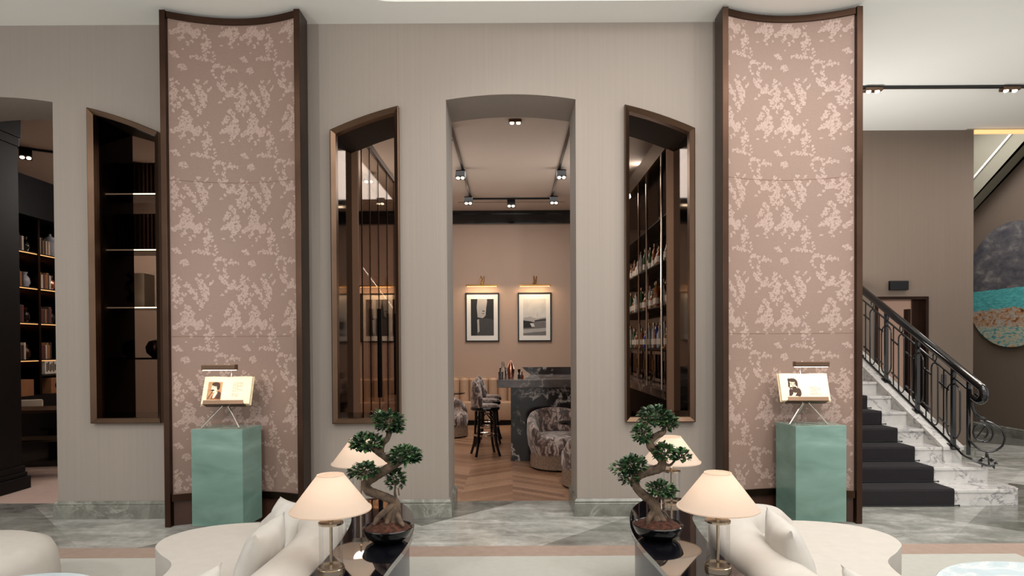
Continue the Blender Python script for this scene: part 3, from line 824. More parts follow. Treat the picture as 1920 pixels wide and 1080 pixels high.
# bonsai
def bonsai(base, trunk, branches, pads, roots, label, seed, px):
    r = random.Random(seed)
    root = empty('bonsai_tree', label, 'bonsai', (base[0], base[1], TZ), group='potted bonsai trees on the console tables')
    m = MB(); m.lathe([(0, .0), (.075, .0), (.082, .006), (.118, .03), (.133, .062), (.137, .075), (.133, .079), (.127, .075), (.118, .055), (0, .05)], seg=48); m.build('pot', 'pot_glaze', root, True)
    m = MB()
    N = 14; rings = [[m.bm.verts.new((0, 0, .108))]]
    for i in range(1, N+1):
        q = i/N; rings.append([m.bm.verts.new((.126*q*math.cos(2*PI*k/40), .126*q*math.sin(2*PI*k/40), .068+.040*(1-q*q)+r.uniform(-.004, .004))) for k in range(40)])
    for A, Bq in zip(rings, rings[1:]):
        for k in range(40):
            if len(A) == 1: m._f([A[0], Bq[k], Bq[(k+1) % 40]])
            else: m._f([A[k], Bq[k], Bq[(k+1) % 40], A[(k+1) % 40]])
    m.build('soil', 'soil', root, True)
    def W(p, dy=0):
        q = at(px[0]+p[0]/3.176, px[1]+p[1]/3.176, base[1]+dy)
        return Vector((q.x-base[0], dy, q.z-TZ))
    def limb(m, pts):
        P = crom([W(p[:2], p[3] if len(p) > 3 else 0) for p in pts], 7)
        rr = crom([(p[2], 0, 0) for p in pts], 7)
        R = [max(.002, v.x)*(1+r.uniform(-.07, .07)) for v in rr]
        m.tube(P, R, 12)
    m = MB(); limb(m, trunk)
    for b_ in branches: limb(m, b_)
    for b_ in roots: limb(m, b_)
    o = m.build('trunk', 'bark', root, True, angle=60)
    # leaves: small rounded blades with a fold
    for (cx, cy, rx, ry, n, dy) in pads:
        m = MB(); C0 = W((cx, cy), dy); RX = rx/3.176*base[1]/FPX; RZ = ry/3.176*base[1]/FPX
        for k in range(int(n*1.05)):
            while True:
                v = Vector((r.uniform(-1, 1), r.uniform(-1, 1), r.uniform(-1, 1)))
                if v.length < 1 and v.z > -.75: break
            v = v.normalized()*(v.length**.55)
            p = C0+Vector((v.x*RX, v.y*RX*.9, v.z*RZ))
            L = r.uniform(.022, .034); Wd = L*.32
            d = (Vector((v.x, v.y, v.z*.5+.35)) + Vector((r.uniform(-.6, .6), r.uniform(-.6, .6), r.uniform(-.5, .5)))).normalized()
            sd = d.cross(Vector((r.uniform(-.4, .4), r.uniform(-.4, .4), 1))).normalized(); up = sd.cross(d)
            m.mi = 0 if r.random() < .6 else 1
            ring = []
            for t_, w_ in ((.0, .1), (.3, .85), (.6, 1.0), (.85, .6), (1, .05)):
                ring.append((p+d*L*t_-sd*Wd*w_+up*.18*Wd*w_-up*L*.25*t_*t_, p+d*L*t_-up*L*.25*t_*t_, p+d*L*t_+sd*Wd*w_+up*.18*Wd*w_-up*L*.25*t_*t_))
            V = [[m.bm.verts.new(q) for q in tri] for tri in ring]
            for A, Bq in zip(V, V[1:]):
                m._f([A[0], A[1], Bq[1], Bq[0]]); m._f([A[1], A[2], Bq[2], Bq[1]])
        m.mi = 2
        for k in range(7):
            v = Vector((r.uniform(-.8, .8), r.uniform(-.6, .6), r.uniform(-.3, .6)))
            e = C0+Vector((v.x*RX, v.y*RX, v.z*RZ)); m.tube([C0-Vector((0, 0, RZ*.6)), (C0+e)/2, e], [.004, .003, .0015], 5)
        m.build('foliage', ['leaf_dark', 'leaf_mid', 'bark'], root, False)
    return root
bonsai((-.676, 3.45), [(690, 780, .026), (700, 700, .024), (706, 642, .021), (625, 602, .024), (548, 575, .026), (527, 535, .026), (560, 500, .026), (640, 452, .025), (715, 405, .022), (755, 380, .012)],
       [[(700, 415, .02), (655, 382, .018), (600, 340, .019), (565, 315, .014), (530, 300, .008)], [(620, 355, .014), (625, 300, .014), (655, 262, .015), (668, 215, .014), (660, 180, .007)],
        [(540, 540, .016), (525, 500, .010), (500, 475, .006)], [(440, 460, .004), (500, 470, .005), (530, 500, .008)], [(708, 630, .008), (700, 580, .006), (704, 520, .004)], [(725, 600, .004), (722, 560, .003), (735, 540, .002)]],
       [(665, 165, 78, 55, 300, 0), (535, 285, 88, 45, 340, -.02), (755, 362, 88, 48, 340, -.03), (515, 455, 72, 38, 200, -.05), (705, 505, 48, 50, 150, .02), (600, 130, 25, 22, 50, 0), (720, 200, 25, 25, 50, 0), (810, 385, 35, 22, 70, -.03), (480, 310, 28, 22, 60, -.02)],
       [[(706, 645, .018), (650, 690, .018, -.02), (600, 735, .016, -.035), (575, 775, .008, -.05)], [(706, 645, .015), (722, 690, .014, .02), (728, 740, .010, .03)], [(700, 660, .018), (668, 720, .020, -.01), (650, 770, .012, -.03)], [(704, 690, .016), (730, 750, .014, -.03), (755, 785, .007, -.05)]],
       'bonsai with a zigzag trunk in a black bowl on the left console table', 5, (520, 740))
bonsai((.79, 3.48), [(370, 790, .032), (350, 700, .027), (328, 640, .026), (280, 600, .025), (238, 560, .023), (225, 510, .024), (250, 478, .025), (310, 455, .026), (372, 437, .026), (386, 395, .023), (352, 350, .022), (312, 292, .022), (340, 252, .019), (390, 225, .017), (400, 190, .008)],
       [[(225, 500, .015), (205, 455, .008), (190, 420, .005)], [(380, 400, .012), (430, 420, .008), (470, 385, .005), (520, 370, .003)], [(312, 290, .010), (290, 260, .007), (270, 240, .004)], [(345, 650, .010), (365, 610, .006), (370, 570, .004)], [(395, 640, .004), (375, 600, .003), (400, 580, .002)]],
       [(345, 130, 90, 52, 360, 0), (425, 175, 45, 40, 140, 0), (265, 235, 50, 48, 180, -.02), (400, 345, 62, 42, 230, -.03), (500, 362, 50, 28, 130, -.03), (215, 415, 65, 42, 220, -.04), (140, 440, 55, 30, 60, -.04), (190, 500, 45, 38, 110, -.03), (375, 560, 68, 34, 200, -.04), (440, 580, 22, 16, 30, -.04)],
       [[(340, 690, .020), (310, 735, .016, -.03), (300, 775, .008, -.04)], [(355, 700, .022), (390, 745, .018, -.02), (420, 785, .010, -.03)], [(350, 720, .026), (355, 770, .024, -.03), (350, 800, .012, -.05)], [(370, 690, .010), (400, 700, .006), (430, 740, .004)]],
       'bonsai with an s-curved trunk in a black bowl on the right console table', 9, (1120, 740))

# sofas
def sofa(s, label, dx=0, dy=0):
    root = empty('curved_sofa', label, 'sofa', (MX, 0, 0), group='cream curved sofas')
    T = lambda x, y: ((x-MX-dx)*(1 if s < 0 else -1), y+dy)
    seat = [(-2.13, 3.80), (-2.155, 4.0), (-2.05, 4.18), (-1.85, 4.28), (-1.6, 4.30), (-1.35, 4.2), (-1.17, 4.0), (-1.10, 3.6), (-1.08, 3.2), (-1.10, 2.7), (-1.2, 2.3), (-1.5, 2.0), (-2.0, 1.9), (-2.1, 2.2), (-2.0, 2.45), (-1.86, 2.75), (-1.80, 3.1), (-1.85, 3.45), (-2.02, 3.65)]
    P = [(v.x, v.y) for v in crom([(*T(*p), 0) for p in seat], 6, True)]
    m = MB(); m.prism(P, .012, .42, .045, 5); m.build('seat', 'sofa_fabric', root, True, angle=50)
    # back: swept rounded section
    line = [(-1.68, 4.28, .44, .07), (-1.58, 4.27, .52, .10), (-1.42, 4.19, .56, .12), (-1.25, 4.03, .59, .13), (-1.13, 3.80, .61, .135), (-1.075, 3.5, .62, .135), (-1.06, 3.2, .62, .135), (-1.065, 2.9, .62, .135), (-1.09, 2.55, .62, .135), (-1.19, 2.2, .60, .12), (-1.4, 1.95, .52, .09)]
    pts = crom([(*T(a, b), h) for a, b, h, t in line], 6); th = crom([(t, 0, 0) for a, b, h, t in line], 6)
    m = MB(); rings = []
    sg = 1 if s < 0 else -1
    for i, p in enumerate(pts):
        a = pts[max(i-1, 0)]; b = pts[min(i+1, len(pts)-1)]
        d = Vector((b.x-a.x, b.y-a.y, 0)).normalized(); nrm = Vector((d.y, -d.x, 0))*sg   # towards the seat
        t = th[i].x; h = p.z; ring = []
        prof = []
        for k in range(17):
            q = PI*k/16; prof.append((t*math.cos(q), h-t*.8+t*.8*math.sin(q)))
        prof = [(t*1.15, .12), (t*1.05, .30)] + prof + [(-t*.98, .30), (-t*.95, .12), (-t*.9, .03), (t*1.0, .03)]
        for u, z in prof: ring.append(m.bm.verts.new((p.x+nrm.x*u, p.y+nrm.y*u, min(z, h) if z > .03 else z)))
        rings.append(ring)
    n = len(rings[0])
    for A, Bq in zip(rings, rings[1:]):
        for k in range(n): m._f([A[k], A[(k+1) % n], Bq[(k+1) % n], Bq[k]])
    m._f(rings[0]); m._f(rings[-1][::-1])
    m.build('backrest', 'sofa_fabric', root, True, angle=60)
    return root
sofa(-1, 'cream curved sofa in front of the left green pedestal')
sofa(1, 'cream curved sofa in front of the right green pedestal', .06, -.02)

def pillow(c, size, thick, rot, label, seed=0):
    m = MB(); n = 22; r = random.Random(seed)
    V = {}
    for side in (-1, 1):
        for i in range(n+1):
            for j in range(n+1):
                u = 2*i/n-1; v = 2*j/n-1
                edge = i in (0, n) or j in (0, n)
                b = ((1-abs(u)**2.3)*(1-abs(v)**2.3))**.55
                pin = 1-.09*(1-abs(u)**2)*abs(v)**6 ; pin2 = 1-.09*(1-abs(v)**2)*abs(u)**6
                wr = .006*math.sin(7*u+3*v+seed)*math.sin(5*v-4*u)*b
                p = Vector((u*size/2*pin2, v*size/2*pin, side*(thick/2*b+wr)))
                if edge:
                    if side == -1: V[(side, i, j)] = m.bm.verts.new((p.x, p.y, 0))
                    else: V[(side, i, j)] = V[(-1, i, j)]
                else: V[(side, i, j)] = m.bm.verts.new(p)
        for i in range(n):
            for j in range(n):
                q = [V[(side, i, j)], V[(side, i+1, j)], V[(side, i+1, j+1)], V[(side, i, j+1)]]
                m._f(q if side > 0 else q[::-1])
    o = m.build('throw_pillow', 'pillow_silk', None, True, angle=80)
    o.location = c; o.rotation_euler = rot
    return tag(o, label, 'pillow', 'cream scatter cushions on the sofas')
# pillow plane normal along local Z; stood up against the backrest
pillow((-1.41, 3.97, .50), .30, .17, Euler((rad(72), 0, rad(-40))), 'cream pillow at the back corner of the left sofa', 1)
pillow((-1.27, 3.18, .515), .44, .17, Euler((rad(74), 0, rad(-88))), 'cream pillow with pointed corner, largest on the left sofa', 2)
pillow((-1.32, 2.52, .50), .40, .15, Euler((rad(70), 0, rad(-94))), 'cream pillow on the left sofa, cut off by the bottom edge', 3)
pillow((1.355, 3.10, .535), .46, .17, Euler((rad(74), 0, rad(82))), 'cream pillow with folded corner, largest on the right sofa', 4)
pillow((1.44, 2.45, .50), .40, .15, Euler((rad(70), 0, rad(94))), 'cream pillow on the right sofa, cut off by the bottom edge', 5)

# ottoman and coffee tables
m = MB(); m.lathe([(0, .02), (.46, .02), (.50, .06), (.515, .2), (.50, .33), (.47, .39), (.40, .42), (.2, .43), (0, .432)], seg=64)
o = m.build('ottoman', 'sofa_fabric', None, True, angle=60); o.location = (-3.31, 3.78, -.007); tag(o, 'round cream upholstered ottoman at the left edge', 'ottoman')
def coffee(c, r, label):
    root = empty('coffee_table', label, 'coffee table', (c[0], c[1], .012), group='round pale blue marble coffee tables')
    m = MB(); m.lathe([(0, .315), (r*.97, .315), (r, .325), (r, .345), (r*.985, .352), (0, .352)], seg=72); m.build('table_top', 'table_marble_blue', root, True)
    m = MB(); m.lathe([(0, 0), (r*.45, 0), (r*.42, .03), (r*.2, .06), (r*.18, .28), (r*.4, .315), (0, .315)], seg=40); m.build('pedestal_leg', 'bronze_satin', root, True)
coffee((-2.50, 3.10), .42, 'round pale blue marble coffee table beside the ottoman')
coffee((2.72, 3.03), .60, 'round pale blue marble coffee table beside the right sofa')

# ------------------------------------------------------------------ staircase
SR, ST, SY0 = .16, .31, 6.31
XL, XC, XI, XO = 3.15, 4.35, 4.66, 4.86
NSTEP = 9
st = empty('staircase', 'white marble staircase with a black runner rising behind the right screen', 'staircase', (0, SY0, 0))
def arcend(xr, y0, y1, r, n=8):
    out = []
    for i in range(n+1): out.append((xr-r+r*math.sin(PI/2*i/n), y0+r-r*math.cos(PI/2*i/n)))
    for i in range(n+1): out.append((xr-r+r*math.cos(PI/2*i/n), y1-r+r*math.sin(PI/2*i/n)))
    return out
for n in range(NSTEP):
    y0 = n*ST; m = MB()
    yend = 2.72
    if n == 0: P = [(XL, y0)] + arcend(5.06, y0, .62, .12) + [(XO, .62), (XO, yend), (XL, yend)]
    elif n == 1: P = [(XL, y0)] + arcend(4.98, y0, .62, .10) + [(XO, .62), (XO, yend), (XL, yend)]
    else: P = [(XL, y0), (XI+.01, y0), (XI+.01, yend), (XL, yend)]
    z0 = n*SR
    m.prism(P, z0, z0+SR-.03); 
    # nosing slab
    Q = [(x, y-.012 if y < y0+.001 else y) for x, y in P]
    m.prism(Q, z0+SR-.03, z0+SR, .006, 2)
    m.build('step', 'marble_white', st)
# stringer (sloping curb)
def sz(y): return SR*(y/ST) + .16
m = MB(); ya = .60
prof = [(ya, .32), (ya, sz(ya)+.0), (2.72, sz(2.72)), (2.72, .0), (ya, 0)]
m.plate(prof, [], lambda y, z: (XI, y, z), lambda y, z: (XO, y, z)); m.build('stringer', 'marble_white', st)
m = MB(); prof = [(ya-.02, sz(ya)-.015), (ya-.02, sz(ya)+.02), (2.72, sz(2.72)+.025), (2.72, sz(2.72)-.02)]
m.plate(prof, [], lambda y, z: (XI-.012, y, z), lambda y, z: (XO+.012, y, z)); m.build('stringer_cap', 'marble_white', st)
# runner
run = empty('stair_runner', 'black carpet runner down the middle of the marble staircase', 'carpet', (0, SY0, 0))
m = MB(); prof = []
t = .012
bot = []; top = []
y = -.026
top.append((y, 0)); 
for n in range(NSTEP-1):
    y0 = n*ST-.012; z1 = (n+1)*SR
    top += [(y0-t, n*SR), (y0-t-.004, z1-.01), (y0-t+.004, z1+t-.002), (y0+.01, z1+t), (y0+ST-t, z1+t)] if n > 0 else [(y0-t, 0), (y0-t-.004, z1-.01), (y0-t+.004, z1+t-.002), (y0+.01, z1+t), (y0+ST-t, z1+t)]
pr = top[1:]
A = [m.bm.verts.new((XL+.02, y_, z_)) for y_, z_ in pr]; Bq = [m.bm.verts.new((XC, y_, z_)) for y_, z_ in pr]
Ci = [m.bm.verts.new((XC, y_+t, z_-t if z_ > .02 else z_)) for y_, z_ in pr]
for i in range(len(pr)-1): m._f([A[i], A[i+1], Bq[i+1], Bq[i]]); m._f([Bq[i], Bq[i+1], Ci[i+1], Ci[i]])
m.build('carpet', 'black_carpet', run)
for n in range(NSTEP):
    m = MB(); y_ = n*ST-.034; z_ = n*SR+(.021 if n else .01)
    m.tube([(XL+.02, y_, z_), (XC+.035, y_, z_)], .006, 8); m.sphere((XC+.04, y_, z_), .010, 10)
    m.build('stair_rod', 'black_iron', run, True)
# railing: black iron panels of rings and bars under a thick lacquered handrail
rl = empty('stair_railing', 'black wrought iron railing with lacquered handrail and scrolled end on the marble stairs', 'railing', (4.76, SY0, 0))
sl = SR/ST
def zb(y): return sz(y)+.045            # bottom rail
def zt(y): return 1.14 + (y-.25)*sl*1.04 + .02  # underside of the handrail
m = MB()
hp = crom([(0, .27, zt(.25)-.11), (0, .20, zt(.22)-.12), (0, .145, zt(.2)-.07), (0, .15, zt(.2)-.0), (0, .21, zt(.2)+.04), (0, .36, zt(.36)+.035), (0, 1.0, zt(1.0)+.035), (0, 2.70, zt(2.7)+.035)], 8)
m.tube(hp, .045, 16, flat=(1, 0, 0)); m.build('handrail', 'black_lacquer', rl, True)
m = MB(); m.tube([(0, .36, zt(.36)-.10), (0, 2.7, zt(2.7)-.10)], .011, 4, flat=(1, 0, 0)); m.tube([(0, .36, zt(.36)-.012), (0, 2.7, zt(2.7)-.012)], .014, 4, flat=(1, 0, 0))
m.build('top_rail', 'black_iron', rl)
m = MB(); m.tube(crom([(.17, .22, .352), (.10, .24, .35), (0, .30, .40), (0, .45, zb(.45)-.01), (0, .7, zb(.7)), (0, 2.7, zb(2.7))], 6), .013, 4, flat=(1, 0, 0)); m.build('bottom_rail', 'black_iron', rl)
m = MB(); m.tube([(0, .25, zb(.25)+.30), (0, 2.7, zb(2.7)+.30-.17)], .009, 4, flat=(1, 0, 0)) 
for yp in (.59, 1.20, 1.83, 2.46):
    p = MB(); p.bb(-.019, .019, yp-.019, yp+.019, sz(yp)+.0, zt(yp)); p.box((0, yp, sz(yp)+.028), (.085, .10, .022), Matrix.Rotation(math.atan(sl), 3, 'X')); p.build('post', 'black_iron', rl)
m.bm.free()
p = MB(); p.bb(-.014, .014, .346, .374, .44, zt(.36)); p.build('post', 'black_iron', rl)
# ornamental panels
def capsule(y, zlo, zhi, r, n=8):
    P = []
    for i in range(n+1): a = PI*i/n; P.append((0, y+r*math.cos(a), zhi-r+r*math.sin(a)))
    for i in range(n+1): a = PI+PI*i/n; P.append((0, y+r*math.cos(a), zlo+r+r*math.sin(a)))
    return P
def loop_at(g, y, r, lo, hi):
    g.tube(capsule(y, lo, hi, r), .0085, 6, closed=True)
def panel(y0, y1):
    g = MB(); ym = (y0+y1)/2
    loop_at(g, ym, .055, zb(ym)+.02, zt(ym)-.12)
    for y in (y0+.155, y1-.155):
        g.tube([(0, y, zb(y)), (0, y, zt(y)-.10)], .0075, 6)
    for y in (y0+.12, ym+.10):
        for zz in (zb(y)+.17, zt(y)-.27):
            g.box((0, y+.03, zz), (.014, .17, .016), Matrix.Rotation(-math.atan(sl)*.0+math.atan(sl), 3, 'X'))
    for y in (ym, y1-.02):
        g.tube(capsule(y, zt(y)-.095, zt(y)-.012, .030), .007, 6, closed=True)
    g.build('ornamental_panel', 'black_iron', rl, True)
for y0, y1 in ((.59, 1.20), (1.20, 1.83), (1.83, 2.46)): panel(y0, y1)
for yp in (.59, 1.20, 1.83):
    g = MB(); loop_at(g, yp, .105, zb(yp)+.07, zt(yp)-.17); g.build('ornamental_loop', 'black_iron', rl, True)
# scroll at the foot
m = MB()
def sp3(u, z): return (u*.55, .33-u*.36, z)
m.tube(crom([sp3(*q) for q in ((0, 1.13), (.015, 1.0), (.05, .90), (.12, .85), (.19, .825), (.195, .805), (.30, .775), (.395, .72), (.43, .645), (.40, .56), (.31, .505), (.20, .49), (.09, .52), (.0, .59))], 6), .0105, 8)
m.build('scroll', 'black_iron', rl, True)
m = MB()
P = [(0, 1.05), (.015, .95), (.06, .865), (.105, .83), (.115, .805), (.20, .785), (.27, .735), (.285, .67), (.25, .61), (.17, .585)]
P += [(.135+(.105-.001*i)*math.cos(rad(-75-i*15)), .69+(.095-.001*i)*math.sin(rad(-75-i*15))) for i in range(24)]
m.tube(crom([sp3(*q) for q in P], 4), .0095, 8); m.build('scroll', 'black_iron', rl, True)
m = MB(); m.tube([sp3(.08, .63), sp3(.19, .755)], .007, 6); m.build('scroll_bar', 'black_iron', rl, True)
m = MB()
for i, (u, z, a) in enumerate(((.18, .42, 200), (.24, .41, 340), (.18, .36, 220), (.27, .35, 320), (.21, .43, 100), (.30, .37, 0), (.15, .385, 180), (.26, .39, 30))):
    L = .05
    P = [sp3(u, z), sp3(u+L*.5*math.cos(rad(a)), z+L*.5*math.sin(rad(a))+.012), sp3(u+L*math.cos(rad(a)), z+L*math.sin(rad(a)))]
    m.tube(P, [.012, .015, .003], 6)
m.tube([sp3(.20, .49), sp3(.23, .43), sp3(.24, .34)], .009, 6)
m.build('leaf_ornament', 'black_iron', rl, True)

# door niche behind the staircase
dr = empty('door_1', None, None, (0, 0, 0), kind='structure')
m = MB(); m.plate([(5.13, 0), (5.88, 0), (5.88, dz), (5.13, dz)], [[(5.17, .001), (5.84, .001), (5.84, dz-.04), (5.17, dz-.04)]], lambda x, z: (x, 9.03, z), lambda x, z: (x, 9.28, z)); m.build('door_frame', 'bronze_dark', dr)
MB().bb(5.17, 5.84, 9.2, 9.24, 0, dz-.04).build('door_leaf', 'door_mirror', dr)
MB().bb(5.66, 5.70, 9.15, 9.2, .2, 2.1).build('door_pull', 'bronze_dark', dr)
o = MB().bb(5.32, 5.58, 9.0, 9.05, 2.36, 2.49, .006).build('exit_sign', 'black_satin'); tag(o, 'small black unlit sign box above the door behind the stairs', 'sign')
o = MB().bb(6.07, 6.14, 9.035, 9.05, .98, 1.17, .004).build('wall_switch', 'switch_plate'); tag(o, 'grey switch plate on the wall right of the stair door', 'wall switch')

# round painting on the side wall
m = MB(); n = 96
R_ = 1.06
pa = [(R_*math.cos(2*PI*k/n), R_*math.sin(2*PI*k/n)) for k in range(n)]
m.plate(pa, [], lambda y, z: (-.045, y, z), lambda y, z: (0, y, z))
o = m.build('round_painting', 'painting_canvas'); o.location = (8.49, 10.85, 2.60); tag(o, 'round abstract seascape painting with grey sky and turquoise band', 'painting')

# ------------------------------------------------------------------ ceiling tracks and spotlights
def track(pts, label, z, nm='lighting_track'):
    m = MB()
    for a, b in zip(pts, pts[1:]):
        a, b = Vector((*a, z)), Vector((*b, z)); d = (b-a); L = d.length; ang = math.atan2(d.y, d.x)
        m.box((a+b)/2, (L, .035, .03), Matrix.Rotation(ang, 3, 'Z'))
    return tag(m.build(nm, 'black_paint'), label, 'track')
track([(3.2, 7.5), (8.4, 7.5)], 'black lighting track on the ceiling before the staircase', ZC-.016)
track([(-.765, 7.6), (-.765, 12.25), (.765, 12.25), (.765, 7.6)], 'black u-shaped lighting track on the bar ceiling', ZB-.016)
track([(-7.9, 8.3), (-4.2, 10.8)], 'black lighting track on the library ceiling', ZB-.016)
m = MB(); m.bb(-1.05, 1.05, 12.6, 12.615, ZB-.004, ZB); o = m.build('trim_6', 'black_paint', kind='structure')
def spotlight(loc, label, rz=0, tilt=-25, group='twin spotlights on the tracks'):
    root = empty('spotlight', label, 'spotlight', loc, rz, group)
    Rm = Matrix.Rotation(rad(tilt), 3, 'X')
    m = MB(); m.box((0, 0, -.075), (.15, .10, .12), Rm, .004); m.tube([(0, 0, -.03), (0, 0, .0)], .012, 8); m.build('housing', 'black_satin', root)
    for sx in (-.037, .037):
        m = MB(); c = Rm @ Vector((sx, 0, -.062)) + Vector((0, 0, -.075)); d = Rm @ Vector((0, 0, -1))
        m.tube([c, c+d*.004], .028, 16); m.build('lens', 'lamp_face', root)
    return root
zt_ = ZB-.03
s0 = spotlight((-.80, 10.2, zt_), 'twin spotlight on the left bar track, nearer of its two full boxes', rad(-8))
for loc, rz, lb in (((-.80, 12.0, zt_), 0, 'twin spotlight at the far left corner of the bar track'), ((.80, 10.2, zt_), 0, 'twin spotlight on the right bar track, nearer one'),
                    ((.80, 12.0, zt_), 0, 'twin spotlight at the far right corner of the bar track'), ((0.0, 12.25, zt_), 0, 'twin spotlight at the middle of the far bar track'),
                    ((-.84, 8.35, zt_), rad(80), 'twin spotlight seen side-on at the doorway left jamb'), ((-6.8, 9.0, zt_), rad(35), 'twin spotlight on the library track'),
                    ((-2.3, 10.4, zt_), 0, 'twin spotlight seen through the window left of the doorway')):
    dup(s0, loc, rz, lb)
# recessed twin downlight near the doorway
def twin(loc, label, sx=.16, g='recessed twin downlights'):
    root = empty('twin_downlight', label, 'downlight', loc, 0, g)
    m = MB(); m.bb(-sx/2, sx/2, -.04, .04, -.035, 0, .003); m.build('housing', 'bronze_satin', root)
    for q in (-sx/4, sx/4):
        m = MB(); m.tube([(q, -.01, -.037), (q, -.012, -.044)], .026, 16); m.build('lens', 'lamp_face', root)
    return root
twin((.055, 8.05, ZB), 'recessed twin downlight at the top of the central doorway')
for x, lb in ((4.22, 'twin downlight on the stair hall track, next to the floral screen'), (5.82, 'twin downlight on the stair hall track, by the right picture edge')):
    twin((x, 7.5, ZC-.028), lb, .2)

# ------------------------------------------------------------------ bar room
# framed pictures with picture lights
def framed(cx, label, variant):
    root = empty('framed_photograph', label, 'picture', (cx, 13.5, 2.21), group='framed black and white photographs')
    W, H = .71, 1.03
    m = MB(); q = [(-W/2, -H/2), (W/2, -H/2), (W/2, H/2), (-W/2, H/2)]
    m.plate(q, [inset(q, .028)], lambda x, z: (x, -.035, z), lambda x, z: (x, 0, z)); m.build('picture_frame', 'frame_black', root)
    MB().bb(-W/2+.02, W/2-.02, -.02, -.002, -H/2+.02, H/2-.02).build('mat_board', 'mat_white', root)
    m = MB(); w2, h2 = .24, .385
    def rc(x0, z0, x1, z1, mi, off=0): m.mi = mi; m.poly3([(x0, -.022-off, z0), (x1, -.022-off, z0), (x1, -.022-off, z1), (x0, -.022-off, z1)])
    def pl(pts, mi, off): m.mi = mi; m.poly3([(x, -.022-off, z) for x, z in pts])
    if variant == 0:
        rc(-w2, -h2, w2, h2, 1)
        pl([(-.13, h2), (.11, h2), (.08, .2), (.07, .05), (.02, -.02), (-.1, .0)], 3, .0006)
        pl([(-w2, -h2), (-.12, -h2), (-.10, -.05), (-.12, .2), (-.10, h2), (-w2, h2)], 0, .001)
        pl([(w2, -.05), (.10, -.02), (.07, .08), (.1, .25), (.10, h2), (w2, h2)], 0, .001)
        pl([(-.10, .0), (.0, -.02), (.10, .04), (.10, -.02), (-.1, -.03)], 0, .0014)
        pl([(-.11, -.05), (-.07, -.04), (-.06, -.3), (-.10, -.33)], 3, .0014); pl([(.0, .12), (.05, .12), (.05, .14), (.0, .14)], 1, .0016); pl([(.0, .07), (.04, .07), (.04, .085), (.0, .085)], 1, .0016)
    else:
        rc(-w2, -h2, w2, h2, 4); rc(-w2, -h2, w2, -.10, 2, .0006)
        pl([(-w2, -.02), (-.1, .01), (.05, -.03), (w2, .0), (w2, -.1), (-w2, -.1)], 3, .0009)
        pl([(.0, -.07), (.15, -.04), (w2, -.03), (w2, -.09), (.0, -.1)], 1, .0012)
        pl([(-w2, -.07), (-.08, -.09), (-.02, -.12), (-.02, -.22), (-w2, -.23)], 0, .0014); pl([(-.10, -.13), (-.02, -.13), (.0, -.2), (-.06, -.21)], 4, .0018)
        pl([(-w2, -.26), (w2, -.23), (w2, -.3), (-w2, -.34)], 3, .0012); pl([(.055, .0), (.06, .0), (.06, .08), (.055, .08)], 2, .001)
    m.build('photograph', ['g0', 'g1', 'g2', 'g3', 'g4'], root)
    # picture light: its own thing on the wall above the frame
    pr = empty('picture_light', 'brass picture light above the ' + label.split(',')[0].replace('framed ', '').replace(' seen through the window left of the doorway', ' seen through the left window'), 'picture light', (cx, 13.5, 2.86), group='brass picture lights')
    m = MB(); m.tube([(-.33, -.20, .0), (.33, -.20, .0)], .017, 12); sh = m.build('lamp_tube', 'brass', pr, True)
    m = MB(); m.tube(crom([(0, -.01, .06), (0, -.06, .17), (-.02, -.15, .20), (-.02, -.21, .12), (0, -.20, .015)], 6), .007, 8); m.tube(crom([(.03, -.01, .06), (.05, -.07, .20), (.03, -.15, .16), (.0, -.20, .015)], 6), .005, 8)
    m.build('arm', 'brass', pr, True)
    m = MB(); m.tube([(0, 0, .06), (0, -.02, .06)], .04, 20); m.build('wall_plate', 'brass', pr, True)
    m = MB(); m.bb(-.31, .31, -.207, -.193, -.022, -.016); m.build('light_strip', 'led_warm', sh)
    lamp('AREA', (cx, 13.31, 2.83), 2.4, (1, .72, .42), .6, .03, target=(cx, 13.46, 2.4))
framed(-.62, 'framed photograph of dark buildings over water, left of the two in the doorway', 0)
framed(.48, 'framed pale lake photograph, right of the two in the doorway', 1)
framed(-2.83, 'framed dark photograph seen through the window left of the doorway', 0)

# banquette
bq = empty('banquette', 'tan leather channel-back banquette along the bar back wall', 'banquette', (0, 13.5, 0))
m = MB(); m.bb(-3.3, 2.0, -.58, -.04, .10, .46, .03); m.build('seat', 'banquette_leather', bq, True)
MB().bb(-3.3, 2.0, -.54, -.04, 0, .10).build('plinth', 'black_satin', bq)
m = MB()
x = -3.3
while x < 1.95:
    m.tube([(x+.10, -.13, .40), (x+.10, -.12, .90), (x+.10, -.115, .935)], [.10, .10, .06], 12); x += .2
m.bb(-3.3, 2.0, -.12, -.02, .4, .96)
m.build('channel_back', 'banquette_leather', bq, True)

# bar counter
bc = empty('bar_counter', 'dark veined marble bar counter in the room beyond the doorway', 'bar counter', (0, 8.9, 0))
MB().bb(-.02, 1.15, 0, 2.6, 0, 1.03, .004).build('counter_body', 'marble_black', bc)
MB().bb(-.21, 1.3, -.14, 2.75, 1.03, 1.14, .006).build('counter_top', 'marble_top', bc)
m = MB(); m.plate([(.30, 0), (1.3, 0), (1.3, .12), (.16, .12), (.20, .08)], [], lambda x, z: (x, 1.4, 1.14+z), lambda x, z: (x, 1.48, 1.14+z)); m.build('upstand', 'marble_black', bc)

